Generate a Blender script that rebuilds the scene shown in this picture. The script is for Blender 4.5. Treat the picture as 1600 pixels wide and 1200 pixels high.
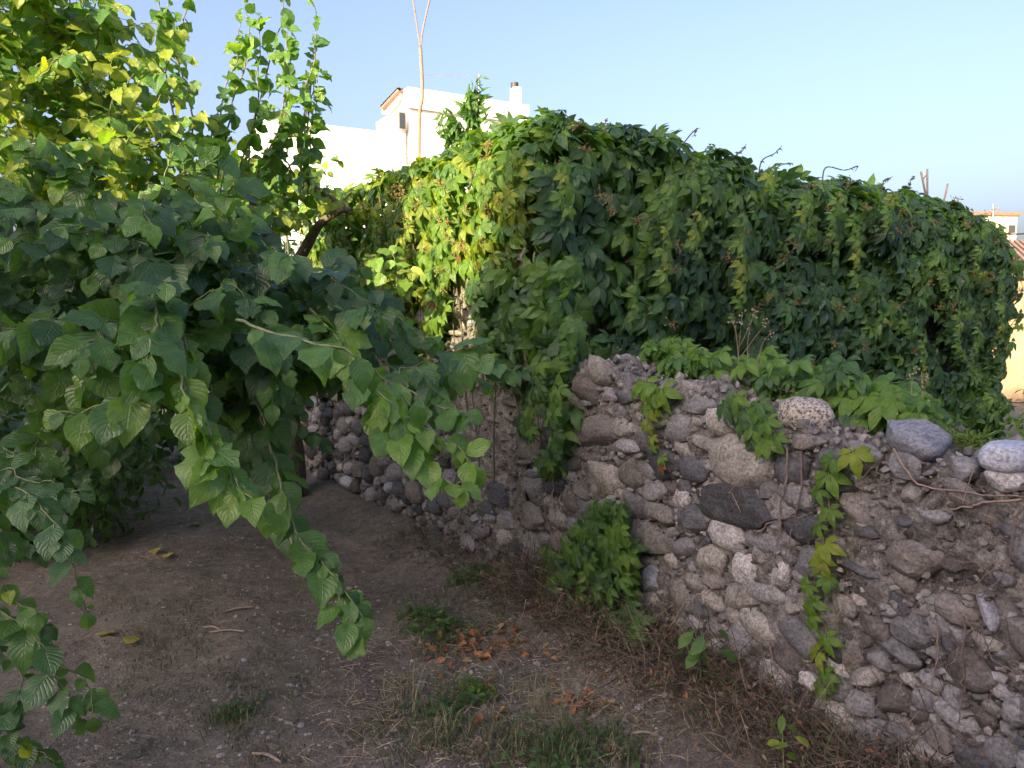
import bpy, math, random
import numpy as np
from mathutils import Vector, Matrix
R = math.radians
rng = np.random.default_rng(7)
random.seed(7)
for o in list(bpy.data.objects): bpy.data.objects.remove(o)
sc = bpy.context.scene
COL = sc.collection

# ------------------------------------------------------------------ camera, sky, sun, exposure
FPX = 1186.0; CAMZ = 1.6; PITCH = math.atan(120/FPX)
cam_d = bpy.data.cameras.new('camera'); cam = bpy.data.objects.new('camera', cam_d); COL.objects.link(cam)
cam.location = (0, 0, CAMZ); cam.rotation_euler = (math.pi/2-PITCH, 0, 0)
cam_d.sensor_width = 36; cam_d.lens = 36*FPX/1600; cam_d.clip_end = 2000; cam_d.clip_start = 0.05
sc.camera = cam
SUN_EL = 20.0
sun_h = Vector((-0.50, -0.86)).normalized()
sun_v = Vector((sun_h.x*math.cos(R(SUN_EL)), sun_h.y*math.cos(R(SUN_EL)), math.sin(R(SUN_EL))))
w = bpy.data.worlds.new('World'); sc.world = w; w.use_nodes = True
nt = w.node_tree; bg = nt.nodes['Background']
sky = nt.nodes.new('ShaderNodeTexSky'); sky.sky_type = 'NISHITA'; sky.sun_disc = False
sky.sun_elevation = R(SUN_EL); sky.sun_rotation = math.atan2(sun_v.x, sun_v.y)
sky.altitude = 0; sky.air_density = 0.95; sky.dust_density = 6.6; sky.ozone_density = 1.8
tint = nt.nodes.new('ShaderNodeMix'); tint.data_type = 'RGBA'; tint.blend_type = 'MULTIPLY'; tint.inputs[0].default_value = 1
tint.inputs[7].default_value = (1.03, .945, 1.04, 1); nt.links.new(sky.outputs[0], tint.inputs[6]); nt.links.new(tint.outputs[2], bg.inputs[0]); bg.inputs[1].default_value = 0.15
sd = bpy.data.lights.new('sun', 'SUN'); so = bpy.data.objects.new('sun', sd); COL.objects.link(so)
sd.energy = 5.0; sd.angle = R(0.6); sd.color = (1.0, 0.83, 0.50)
so.rotation_euler = (-sun_v).to_track_quat('-Z', 'Y').to_euler(); so.location = (-20, -14, 12)
sc.view_settings.view_transform = 'Standard'; sc.view_settings.look = 'None'
sc.view_settings.exposure = 1.5; sc.view_settings.gamma = 1
sc.view_settings.use_curve_mapping = False
sc.cycles.max_bounces = 8; sc.cycles.transparent_max_bounces = 8
sc.cycles.transmission_bounces = 4; sc.cycles.diffuse_bounces = 4; sc.cycles.glossy_bounces = 2

# ------------------------------------------------------------------ maths helpers
cp, sp = math.cos(PITCH), math.sin(PITCH)
def ray(px, py):
    x = (px-800)/FPX; u = -(py-600)/FPX
    return np.array([x, cp+u*sp, -sp+u*cp])
def at(px, py, Y):
    r = ray(px, py); return np.array([0, 0, CAMZ]) + r*(Y/r[1])
def onground(px, py, z=0.0):
    r = ray(px, py); return np.array([0, 0, CAMZ]) + r*((z-CAMZ)/r[2])
def proj(P):
    P = np.atleast_2d(P); q = P-np.array([0, 0, CAMZ])
    d = q[:, 1]*cp - q[:, 2]*sp; u = q[:, 1]*sp + q[:, 2]*cp
    d = np.where(d > 0.05, d, 0.05)
    return np.stack([800+FPX*q[:, 0]/d, 600-FPX*u/d, d], 1)
def nrm(a): return a/np.maximum(np.linalg.norm(a, axis=-1, keepdims=True), 1e-9)
def inpoly(px, py, poly):
    res = np.zeros(len(px), bool); n = len(poly); j = n-1
    for i in range(n):
        xi, yi = poly[i]; xj, yj = poly[j]
        c = ((yi > py) != (yj > py)) & (px < (xj-xi)*(py-yi)/((yj-yi) or 1e-9)+xi)
        res ^= c; j = i
    return res
def vnoise(p, seed=0):
    p = np.asarray(p, float); i = np.floor(p).astype(np.int64); f = p-i; f = f*f*(3-2*f)
    def h(a, b, c):
        n = (a*374761393+b*668265263+c*2147483647+seed*1274126177) & 0xffffffff
        n = ((n ^ (n >> 13))*1274126177) & 0xffffffff
        return ((n ^ (n >> 16)) & 0xffff)/65535.0
    x, y, z = i[..., 0], i[..., 1], i[..., 2]; fx, fy, fz = f[..., 0], f[..., 1], f[..., 2]
    l = lambda a, b, t: a+(b-a)*t
    return l(l(l(h(x, y, z), h(x+1, y, z), fx), l(h(x, y+1, z), h(x+1, y+1, z), fx), fy),
             l(l(h(x, y, z+1), h(x+1, y, z+1), fx), l(h(x, y+1, z+1), h(x+1, y+1, z+1), fx), fy), fz)*2-1
def fbm(p, o=4, seed=0):
    s = 0; a = 1; t = 0; p = np.asarray(p, float)
    for k in range(o):
        s = s+a*vnoise(p*(2.03**k)+k*17.3, seed+k); t += a; a *= .5
    return s/t
def spline(pts, n=12):
    P = np.array(pts, float)
    if len(P) == 2: return P[0]+(P[1]-P[0])*np.linspace(0, 1, n)[:, None]
    Q = np.vstack([2*P[0]-P[1], P, 2*P[-1]-P[-2]]); out = []
    seg = len(P)-1; m = max(2, n//seg)
    for i in range(seg):
        a, b, c, d = Q[i:i+4]
        for t in np.linspace(0, 1, m, endpoint=False):
            out.append(.5*((2*b)+(c-a)*t+(2*a-5*b+4*c-d)*t*t+(3*b-a-3*c+d)*t**3))
    out.append(P[-1]); return np.array(out)

# ------------------------------------------------------------------ object helpers
def mk_mesh(name, V, F, mats=(), attrs=None, smooth=True):
    V = np.asarray(V, np.float32); me = bpy.data.meshes.new(name)
    if not isinstance(F, (list, tuple)): F = [F]
    F = [np.asarray(f, np.int32) for f in F if len(f)]
    nl = sum(f.size for f in F); npoly = sum(len(f) for f in F)
    me.vertices.add(len(V)); me.vertices.foreach_set('co', V.ravel())
    me.loops.add(nl); me.polygons.add(npoly)
    me.loops.foreach_set('vertex_index', np.concatenate([f.ravel() for f in F]))
    tot = np.concatenate([np.full(len(f), f.shape[1], np.int32) for f in F])
    st = np.concatenate([[0], np.cumsum(tot)[:-1]]).astype(np.int32)
    me.polygons.foreach_set('loop_start', st); me.polygons.foreach_set('loop_total', tot)
    me.polygons.foreach_set('use_smooth', np.full(npoly, smooth))
    for m in mats: me.materials.append(m)
    for k, a in (attrs or {}).items():
        a = np.asarray(a, np.float32)
        if a.shape[1] == 4:
            at_ = me.attributes.new(k, 'FLOAT_COLOR', 'POINT'); at_.data.foreach_set('color', a.ravel())
        else:
            at_ = me.attributes.new(k, 'FLOAT_VECTOR', 'POINT'); at_.data.foreach_set('vector', a.ravel())
    me.update(calc_edges=True); me.validate()
    return me
def obj(name, me, parent=None, **props):
    o = bpy.data.objects.new(name, me); COL.objects.link(o)
    if parent is not None: o.parent = parent
    for k, v in props.items(): o[k] = v
    return o
def thing(name, label, cat, loc=(0, 0, 0), group=None):
    o = bpy.data.objects.new(name, None); COL.objects.link(o); o.location = loc; o.empty_display_size = .1
    o['label'] = label; o['category'] = cat
    if group: o['group'] = group
    return o
def wparent(o, p):
    """parent keeping world coordinates (parents here are unrotated empties)"""
    o.parent = p; o.matrix_parent_inverse = Matrix.Translation(-Vector(p.location))
def wobj(name, me, parent, **props):
    o = bpy.data.objects.new(name, me); COL.objects.link(o)
    if parent is not None: wparent(o, parent)
    for k, v in props.items(): o[k] = v
    return o
class MB:
    def __init__(s): s.v = []; s.q = []; s.t = []; s.n = 0; s.c = []
    def add(s, V, F, col=None):
        V = np.asarray(V, float); F = np.asarray(F, int)
        s.v.append(V); (s.q if F.shape[1] == 4 else s.t).append(F+s.n); s.n += len(V)
        s.c.append(np.tile(np.array(list(col or (1, 1, 1))+[1.0]), (len(V), 1)))
    def box(s, c, size, ax=(1, 0), bev=0, col=None):
        ax = np.array(ax, float); ax /= np.linalg.norm(ax); X = np.array([ax[0], ax[1], 0]); Y = np.array([-ax[1], ax[0], 0]); Z = np.array([0, 0, 1])
        V = []
        for k in (-.5, .5):
            for i, j in ((-.5, -.5), (.5, -.5), (.5, .5), (-.5, .5)):
                V.append(np.array(c)+X*size[0]*i+Y*size[1]*j+Z*size[2]*k)
        s.add(V, [(0, 3, 2, 1), (4, 5, 6, 7), (0, 1, 5, 4), (1, 2, 6, 5), (2, 3, 7, 6), (3, 0, 4, 7)], col)
    def tube(s, P, r, sides=5, col=None, cap=True):
        P = np.asarray(P, float); n = len(P); r = np.broadcast_to(r, (n,)) if np.ndim(r) else np.full(n, r)
        T = nrm(np.gradient(P, axis=0)); ref = np.array([0, 0, 1.]) if abs(T[0][2]) < .9 else np.array([1., 0, 0])
        A = nrm(np.cross(T, ref)); B = np.cross(T, A); th = np.arange(sides)*2*np.pi/sides
        V = (P[:, None]+r[:, None, None]*(A[:, None]*np.cos(th)[None, :, None]+B[:, None]*np.sin(th)[None, :, None])).reshape(-1, 3)
        i = np.arange(n-1)[:, None]*sides; j = np.arange(sides)[None]; k = (j+1) % sides
        F = np.stack([i+j, i+k, i+sides+k, i+sides+j], -1).reshape(-1, 4)
        s.add(V, F, col)
        if cap:
            c = len(V); s.add(np.vstack([V[-sides:], P[-1]]), [(a, (a+1) % sides, sides) for a in range(sides)], col)
    def mesh(s, name, mat, smooth=False):
        F = [np.vstack(x) for x in (s.q, s.t) if x]
        return mk_mesh(name, np.vstack(s.v), F, [mat], {'tone': np.vstack(s.c)}, smooth)

# ------------------------------------------------------------------ materials
def new_mat(name):
    m = bpy.data.materials.new(name); m.use_nodes = True; nt = m.node_tree
    return m, nt, nt.nodes['Principled BSDF'], nt.nodes.new, nt.links.new
def ramp(nt, fac, stops):
    r = nt.nodes.new('ShaderNodeValToRGB'); e = r.color_ramp.elements
    while len(e) < len(stops): e.new(0.5)
    for k, (p, c) in enumerate(stops): e[k].position = p; e[k].color = (*c, 1)
    nt.links.new(fac, r.inputs[0]); return r.outputs[0]
def noise(nt, vec, scale, det=4, rough=.6):
    n = nt.nodes.new('ShaderNodeTexNoise'); n.inputs['Scale'].default_value = scale
    n.inputs['Detail'].default_value = det; n.inputs['Roughness'].default_value = rough
    if vec is not None: nt.links.new(vec, n.inputs['Vector'])
    return n.outputs['Fac']
def mix(nt, mode, fac, a, b):
    m = nt.nodes.new('ShaderNodeMix'); m.data_type = 'RGBA'; m.blend_type = mode
    if isinstance(fac, float): m.inputs[0].default_value = fac
    else: nt.links.new(fac, m.inputs[0])
    for k, x in ((6, a), (7, b)):
        if isinstance(x, tuple): m.inputs[k].default_value = (*x, 1)
        else: nt.links.new(x, m.inputs[k])
    return m.outputs[2]
def math_(nt, op, a, b=None, clamp=False):
    m = nt.nodes.new('ShaderNodeMath'); m.operation = op; m.use_clamp = clamp
    for k, x in ((0, a), (1, b)):
        if x is None: continue
        if isinstance(x, (int, float)): m.inputs[k].default_value = x
        else: nt.links.new(x, m.inputs[k])
    return m.outputs[0]
def bump(nt, h, strength, dist, prev=None):
    b = nt.nodes.new('ShaderNodeBump'); b.inputs['Strength'].default_value = strength; b.inputs['Distance'].default_value = dist
    nt.links.new(h, b.inputs['Height'])
    if prev is not None: nt.links.new(prev, b.inputs['Normal'])
    return b.outputs[0]

def leaf_mat(name, transl=.35, rough=.42, veins=True, spec=.5):
    m, nt, b, N, L = new_mat(name)
    tone = N('ShaderNodeAttribute'); tone.attribute_name = 'tone'
    geo = N('ShaderNodeNewGeometry')
    n1 = noise(nt, geo.outputs['Position'], 38, 3)
    col = mix(nt, 'MULTIPLY', 1.0, tone.outputs['Color'], ramp(nt, n1, [(.3, (.72, .78, .75)), (.7, (1.2, 1.15, 1.1))]))
    if veins:
        nb_ = noise(nt, geo.outputs['Position'], 55, 2, .5)
        col = mix(nt, 'MIX', math_(nt, 'MULTIPLY', ramp(nt, nb_, [(.70, (0, 0, 0)), (.74, (1, 1, 1))]), .75), col, (.13, .10, .035))
        uv = N('ShaderNodeAttribute'); uv.attribute_name = 'luv'
        sx = N('ShaderNodeSeparateXYZ'); L(uv.outputs['Vector'], sx.inputs[0])
        ax = math_(nt, 'ABSOLUTE', sx.outputs[0])
        mid = math_(nt, 'SUBTRACT', 1.0, math_(nt, 'MULTIPLY', ax, 16), True)
        ph = math_(nt, 'SUBTRACT', sx.outputs[1], math_(nt, 'MULTIPLY', ax, .42))
        fr = math_(nt, 'FRACT', math_(nt, 'MULTIPLY', ph, 7.0))
        tri = math_(nt, 'ABSOLUTE', math_(nt, 'SUBTRACT', fr, .5))
        lat = math_(nt, 'SUBTRACT', 1.0, math_(nt, 'MULTIPLY', tri, 9.0), True)
        vein = math_(nt, 'MAXIMUM', mid, math_(nt, 'MULTIPLY', lat, .6))
        col = mix(nt, 'MIX', math_(nt, 'MULTIPLY', vein, .24), col, mix(nt, 'ADD', 1.0, col, (.09, .12, .04)))
        hh = math_(nt, 'ADD', math_(nt, 'MULTIPLY', vein, -.8), n1)
        bul = math_(nt, 'MULTIPLY', tri, 1.2)
        hh = math_(nt, 'SUBTRACT', hh, bul)
        bn = bump(nt, hh, .5, .0045)
    else:
        bn = bump(nt, n1, .4, .004)
    # dull pale underside
    L(bn, b.inputs['Normal'])
    under = mix(nt, 'MIX', .35, col, (.16, .22, .12))
    colf = mix(nt, 'MIX', geo.outputs['Backfacing'], col, under)
    L(colf, b.inputs['Base Color']); b.inputs['Roughness'].default_value = rough
    b.inputs['Specular IOR Level'].default_value = spec
    tr = N('ShaderNodeBsdfTranslucent')
    L(mix(nt, 'MULTIPLY', 1.0, col, (3.0, 2.9, .7)), tr.inputs[0]); L(bn, tr.inputs['Normal'])
    ms = N('ShaderNodeMixShader'); ms.inputs[0].default_value = transl
    L(b.outputs[0], ms.inputs[1]); L(tr.outputs[0], ms.inputs[2])
    L(ms.outputs[0], nt.nodes['Material Output'].inputs[0])
    return m
M_LEAF = leaf_mat('leaf_surface', .36, .36, True, .6)
M_CREEP = leaf_mat('creeper_leaf_surface', .36, .36)
M_FAR = leaf_mat('distant_leaf_surface', .3, .5, False)
M_DRYLEAF = leaf_mat('dry_leaf_surface', .15, .7, True, .2)

def tone_mat(name, rough=.8, nscale=60, amt=.25, bs=.4, bd=.003, spec=.3):
    m, nt, b, N, L = new_mat(name)
    tone = N('ShaderNodeAttribute'); tone.attribute_name = 'tone'
    tc = N('ShaderNodeNewGeometry')
    n = noise(nt, tc.outputs['Position'], nscale, 5)
    c = mix(nt, 'MULTIPLY', 1.0, tone.outputs['Color'], ramp(nt, n, [(.3, (1-amt,)*3), (.7, (1+amt,)*3)]))
    L(c, b.inputs['Base Color']); b.inputs['Roughness'].default_value = rough; b.inputs['Specular IOR Level'].default_value = spec
    L(bump(nt, n, bs, bd), b.inputs['Normal'])
    return m
M_TONE = tone_mat('dry_matter', .85)
M_PEB = tone_mat('pebble_surface', .8, 90, .3)
M_STEM = tone_mat('stem_surface', .75, 45)

def bark_mat(name, c1, c2):
    m, nt, b, N, L = new_mat(name)
    tc = N('ShaderNodeTexCoord'); mp = N('ShaderNodeMapping'); mp.inputs['Scale'].default_value = (1, 1, .12)
    L(tc.outputs['Object'], mp.inputs[0])
    n = noise(nt, mp.outputs[0], 45, 6, .7); n2 = noise(nt, tc.outputs['Object'], 4, 3)
    c = ramp(nt, n, [(.35, c1), (.62, c2)])
    c = mix(nt, 'MULTIPLY', .6, c, ramp(nt, n2, [(.3, (.6, .6, .55)), (.7, (1.2, 1.15, 1.1))]))
    L(c, b.inputs['Base Color']); b.inputs['Roughness'].default_value = .9
    L(bump(nt, n, 1.0, .02), b.inputs['Normal']); return m
M_BARK = bark_mat('grey_bark', (.05, .042, .036), (.20, .17, .145))
M_BRANCH = bark_mat('branch_bark', (.10, .085, .06), (.24, .20, .15))

def stone_mat(name, lo, hi, speck=0.0, streak=False, lichen=.35):
    m, nt, b, N, L = new_mat(name)
    tc = N('ShaderNodeTexCoord'); oi = N('ShaderNodeObjectInfo')
    geo = N('ShaderNodeNewGeometry')
    add = N('ShaderNodeVectorMath'); add.operation = 'ADD'
    sc_ = N('ShaderNodeVectorMath'); sc_.operation = 'SCALE'; sc_.inputs[3].default_value = 37.0
    cmb = N('ShaderNodeCombineXYZ'); L(oi.outputs['Random'], cmb.inputs[0]); L(oi.outputs['Random'], cmb.inputs[2])
    L(cmb.outputs[0], sc_.inputs[0]); L(geo.outputs['Position'], add.inputs[0]); L(sc_.outputs[0], add.inputs[1])
    v = add.outputs[0]
    if streak:
        mp = N('ShaderNodeMapping'); mp.inputs['Scale'].default_value = (.6, .6, 3.0); mp.inputs['Rotation'].default_value = (.3, .4, 0)
        L(v, mp.inputs[0]); v2 = mp.outputs[0]
    else: v2 = v
    n1 = noise(nt, v2, 14, 6, .65); n2 = noise(nt, v, 90, 4, .7); n3 = noise(nt, v, 26, 5, .75)
    c = ramp(nt, n1, [(.3, lo), (.7, hi)])
    rb = N('ShaderNodeMapRange'); L(oi.outputs['Random'], rb.inputs[0]); rb.inputs[3].default_value = .62; rb.inputs[4].default_value = 1.35
    hs = N('ShaderNodeHueSaturation'); L(c, hs.inputs['Color']); L(rb.outputs[0], hs.inputs['Value']); c = hs.outputs[0]
    c = mix(nt, 'MULTIPLY', 1.0, c, ramp(nt, n2, [(.35, (.55, .55, .55)), (.6, (1.25, 1.22, 1.2))]))
    if speck:
        vo = N('ShaderNodeTexVoronoi'); vo.inputs['Scale'].default_value = 130; L(v, vo.inputs['Vector'])
        sf = ramp(nt, vo.outputs['Color'], [(.30, (1, 1, 1)), (.36, (0, 0, 0))])
        c = mix(nt, 'MIX', math_(nt, 'MULTIPLY', sf, speck), c, (.05, .05, .05))
    # lichen and dirt patches
    c = mix(nt, 'MIX', math_(nt, 'MULTIPLY', ramp(nt, n3, [(.56, (0, 0, 0)), (.62, (1, 1, 1))]), lichen), c, (.30, .28, .24))
    c = mix(nt, 'MIX', math_(nt, 'MULTIPLY', ramp(nt, n3, [(.34, (1, 1, 1)), (.42, (0, 0, 0))]), .55), c, (.05, .043, .037))
    L(c, b.inputs['Base Color']); b.inputs['Roughness'].default_value = .82; b.inputs['Specular IOR Level'].default_value = .35
    nb = bump(nt, n1, .7, .012); nb = bump(nt, n2, .8, .003, nb); L(nb, b.inputs['Normal'])
    return m
MS = {
 'grey': stone_mat('grey_schist', (.14, .143, .15), (.27, .272, .28), 0, True, .25),
 'dark': stone_mat('dark_slate', (.045, .05, .056), (.115, .12, .13), 0, True, .18),
 'tan': stone_mat('tan_granite', (.175, .168, .153), (.33, .318, .288), .35, False, .4),
 'pale': stone_mat('pale_quartz_stone', (.25, .245, .24), (.44, .435, .43), .35, False, .1),
 'brown': stone_mat('brown_stone', (.11, .102, .095), (.205, .19, .176), 0, True, .25),
 'cobble': stone_mat('speckled_cobble', (.33, .30, .26), (.50, .46, .40), .85, False, .0),
 'bluegrey': stone_mat('smooth_bluegrey_stone', (.25, .27, .32), (.37, .39, .43), 0, True, .0),
 'brick': stone_mat('fired_clay', (.20, .085, .045), (.36, .17, .09), 0, False, .15),
}
def rubble_mat(name, cols, moss=.3, scale=1.0):
    m, nt, b, N, L = new_mat(name)
    geo = N('ShaderNodeNewGeometry'); v = geo.outputs['Position']
    n1 = noise(nt, v, 3.2*scale, 6, .7); n2 = noise(nt, v, 28*scale, 6, .75); n3 = noise(nt, v, 150*scale, 3, .7); n4 = noise(nt, v, 6, 8, .8)
    vo = N('ShaderNodeTexVoronoi'); vo.inputs['Scale'].default_value = 42*scale; L(v, vo.inputs['Vector'])
    c = ramp(nt, n2, [(.28, cols[0]), (.5, cols[1]), (.68, cols[2])])
    c = mix(nt, 'MULTIPLY', .9, c, ramp(nt, n1, [(.3, (.55, .53, .5)), (.65, (1.15, 1.12, 1.08))]))
    c = mix(nt, 'MULTIPLY', .6, c, ramp(nt, vo.outputs['Color'], [(.2, (.55, .55, .56)), (.9, (1.3, 1.28, 1.25))]))
    c = mix(nt, 'MULTIPLY', 1.0, c, ramp(nt, n3, [(.35, (.6, .6, .6)), (.62, (1.25, 1.25, 1.25))]))
    c = mix(nt, 'MIX', math_(nt, 'MULTIPLY', ramp(nt, n4, [(.50, (0, 0, 0)), (.60, (1, 1, 1))]), moss), c, (.035, .033, .030))
    L(c, b.inputs['Base Color']); b.inputs['Roughness'].default_value = .92; b.inputs['Specular IOR Level'].default_value = .2
    nb = bump(nt, n2, 1.0, .02); nb = bump(nt, vo.outputs['Distance'], .6, .01, nb); nb = bump(nt, n3, .7, .003, nb); L(nb, b.inputs['Normal'])
    return m
M_MORTAR = rubble_mat('lime_mortar_rubble', ((.135, .133, .127), (.27, .266, .253), (.42, .415, .40)), .5)
M_PLASTER = rubble_mat('old_plaster', ((.17, .16, .145), (.29, .275, .25), (.42, .40, .36)), .2, .8)
M_GROUND = None
def ground_mat():
    m, nt, b, N, L = new_mat('packed_dirt'); geo = N('ShaderNodeNewGeometry'); v = geo.outputs['Position']
    n1 = noise(nt, v, 1.1, 5, .6); n2 = noise(nt, v, 16, 6, .75); n3 = noise(nt, v, 110, 4, .7)
    vo = N('ShaderNodeTexVoronoi'); vo.inputs['Scale'].default_value = 85; L(v, vo.inputs['Vector'])
    c = ramp(nt, n1, [(.3, (.125, .116, .102)), (.7, (.235, .218, .19))])
    c = mix(nt, 'MULTIPLY', .9, c, ramp(nt, n2, [(.32, (.55, .53, .50)), (.66, (1.25, 1.22, 1.18))]))
    c = mix(nt, 'MULTIPLY', 1.0, c, ramp(nt, n3, [(.33, (.6, .6, .6)), (.64, (1.4, 1.35, 1.3))]))
    pf = ramp(nt, vo.outputs['Distance'], [(.16, (1, 1, 1)), (.22, (0, 0, 0))])
    pm = ramp(nt, vo.outputs['Color'], [(.72, (0, 0, 0)), (.78, (1, 1, 1))])
    c = mix(nt, 'MIX', math_(nt, 'MULTIPLY', math_(nt, 'MULTIPLY', pf, pm), .7), c, (.36, .32, .28))
    L(c, b.inputs['Base Color']); b.inputs['Roughness'].default_value = .95; b.inputs['Specular IOR Level'].default_value = .15
    nb = bump(nt, n2, .9, .025); nb = bump(nt, n3, .8, .006, nb); L(nb, b.inputs['Normal']); return m
M_GROUND = ground_mat()
def plain_mat(name, col, rough=.8, nscale=6, amt=.08, metal=0, bs=.2):
    m, nt, b, N, L = new_mat(name); geo = N('ShaderNodeNewGeometry')
    n = noise(nt, geo.outputs['Position'], nscale, 6, .65)
    L(mix(nt, 'MULTIPLY', 1.0, tuple(col), ramp(nt, n, [(.3, (1-amt,)*3), (.7, (1+amt,)*3)])), b.inputs['Base Color'])
    b.inputs['Roughness'].default_value = rough; b.inputs['Metallic'].default_value = metal
    L(bump(nt, n, bs, .01), b.inputs['Normal']); return m
M_WHITE = plain_mat('white_lime_wash', (.80, .79, .77), .85, 2.5, .05)
M_TILE = plain_mat('clay_roof_tile', (.22, .12, .085), .8, 9, .3)
M_GLASS = plain_mat('dark_window_glass', (.05, .06, .07), .15, 2, .1)
M_WFRAME = plain_mat('window_frame_paint', (.35, .30, .22), .6)
M_METAL = plain_mat('galvanised_metal', (.45, .45, .46), .4, 8, .2, .8)
M_BLACK = plain_mat('black_cowl', (.04, .035, .03), .6)
M_TANWALL = plain_mat('ochre_render', (.34, .24, .155), .9, 5, .25)
M_BROWNROOF = plain_mat('brown_sheet_roof', (.22, .15, .12), .7, 7, .25)
M_CREAM = plain_mat('cream_render', (.72, .64, .50), .85, 3, .08)
M_CABLE = plain_mat('black_cable', (.03, .03, .03), .6)
M_CONC = plain_mat('shade_block_render', (.55, .50, .44), .9, 3, .15)

# ------------------------------------------------------------------ ground
C0 = np.array([.12, 4.2]); DL = np.array([-.577, .817]); DR = np.array([.817, .577])
W0 = np.array([.15, 4.10]); W1 = np.array([1.39, 2.06]); DW = (W1-W0)/np.linalg.norm(W1-W0); NW = np.array([-DW[1], DW[0]])  # NW points away from the viewer (back)
if NW[1] < 0: NW = -NW
NWF = -NW
def ground_z(x, y):
    p = np.stack([x, y, np.zeros_like(x)], -1)
    z = .035*fbm(p*1.3, 4, 3)+.022*fbm(p*7, 4, 5)
    q = np.stack([x-W0[0], y-W0[1]], -1); d = q@NWF; u = q@DW
    z = z+.13*np.exp(-(d/.32)**2)*(u > -.4)*(1/(1+np.exp(-(u+.0)*6)))
    q = np.stack([x-C0[0], y-C0[1]], -1); nl = np.array([-.817, -.577]); d2 = q@nl; u2 = q@DL
    z = z+.07*np.exp(-(d2/.25)**2)*(u2 > -.3)*(u2 < 3.9)
    return z
def graded(lo, hi, step, far):
    a = list(np.arange(lo, hi, step)); s = step; x = a[-1]
    while x < far: s *= 1.35; x += s; a.append(x)
    s = step; x = lo; 
    while x > -far: s *= 1.35; x -= s; a.insert(0, x)
    return np.array(a)
gx = graded(-4.0, 3.6, .035, 700); gy = graded(.9, 9.0, .035, 700)
X, Y = np.meshgrid(gx, gy, indexing='ij'); n0, n1_ = X.shape
Z = ground_z(X.ravel(), Y.ravel())
ii = (np.arange(n0-1)[:, None]*n1_+np.arange(n1_-1)[None]).ravel()
F = np.stack([ii, ii+n1_, ii+n1_+1, ii+1], -1)
g = obj('ground', mk_mesh('ground', np.stack([X.ravel(), Y.ravel(), Z], -1), F, [M_GROUND]), kind='structure')
def gz(x, y): return float(ground_z(np.array([x]), np.array([y]))[0])
def G(px, py):
    p = onground(px, py)
    p = onground(px, py, gz(p[0], p[1])); p[2] = gz(p[0], p[1]); return p

# ------------------------------------------------------------------ stones
ico_cache = {}
def ico(sub):
    if sub not in ico_cache:
        import bmesh
        bm = bmesh.new(); bmesh.ops.create_icosphere(bm, subdivisions=sub, radius=1)
        ico_cache[sub] = (np.array([v.co[:] for v in bm.verts]), np.array([[v.index for v in f.verts] for f in bm.faces])); bm.free()
    return ico_cache[sub]
def stone_verts(kind, sub, r):
    V, F = ico(sub); V = V.copy()
    if kind == 'round':
        p = 2.8; V = V/((np.abs(V)**p).sum(1)**(1/p))[:, None]
    else:
        p = 4.5; V = V/((np.abs(V)**p).sum(1)**(1/p))[:, None]
        V[:, 0] *= 1+.25*V[:, 2]*r.uniform(-1, 1); V[:, 2] *= 1+.25*V[:, 0]*r.uniform(-1, 1)
    off = r.uniform(-50, 50, 3)
    V = V*(1+.13*fbm(V*1.3+off, 3)[:, None])
    for k in range(4 if kind == 'round' else 15):
        n = nrm(r.normal(size=3)); d = r.uniform(.70, 1.0) if kind != 'round' else r.uniform(.80, 1)
        s = V@n-d; V = V-np.where(s > 0, s, 0)[:, None]*n*.92
    V = V*(1+.06*fbm(V*4.5+off, 3)[:, None])
    V /= np.abs(V).max(0)
    return V, F
STONES = {}
for kind in ('round', 'angular'):
    for sub, cnt in ((2, 14), (3, 14), (1, 4)):
        L_ = []
        for k in range(cnt):
            V, F = stone_verts(kind, sub, np.random.default_rng(k*7+sub+(50 if kind == 'round' else 0)))
            me = mk_mesh('stone', V, F, [MS['grey']])
            if kind == 'angular': me.set_sharp_from_angle(angle=R(38))
            L_.append(me)
        STONES[kind, sub] = L_
def place_stone(name, parent, pos, X, Y, Z, s, mat, kind, sub=2):
    me = random.choice(STONES[kind, sub])
    o = bpy.data.objects.new(name, me); COL.objects.link(o)
    o.material_slots[0].link = 'OBJECT'; o.material_slots[0].material = MS[mat]
    m = Matrix.Identity(4)
    for j, (ax, sc__) in enumerate(((X, s[0]), (Y, s[1]), (Z, s[2]))):
        for i in range(3): m[i][j] = float(ax[i]*sc__)
    for i in range(3): m[i][3] = float(pos[i])
    if parent is not None:
        o.parent = parent; o.matrix_parent_inverse = Matrix.Translation(-Vector(parent.location))
    o.matrix_basis = m if parent is None else m
    return o

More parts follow.
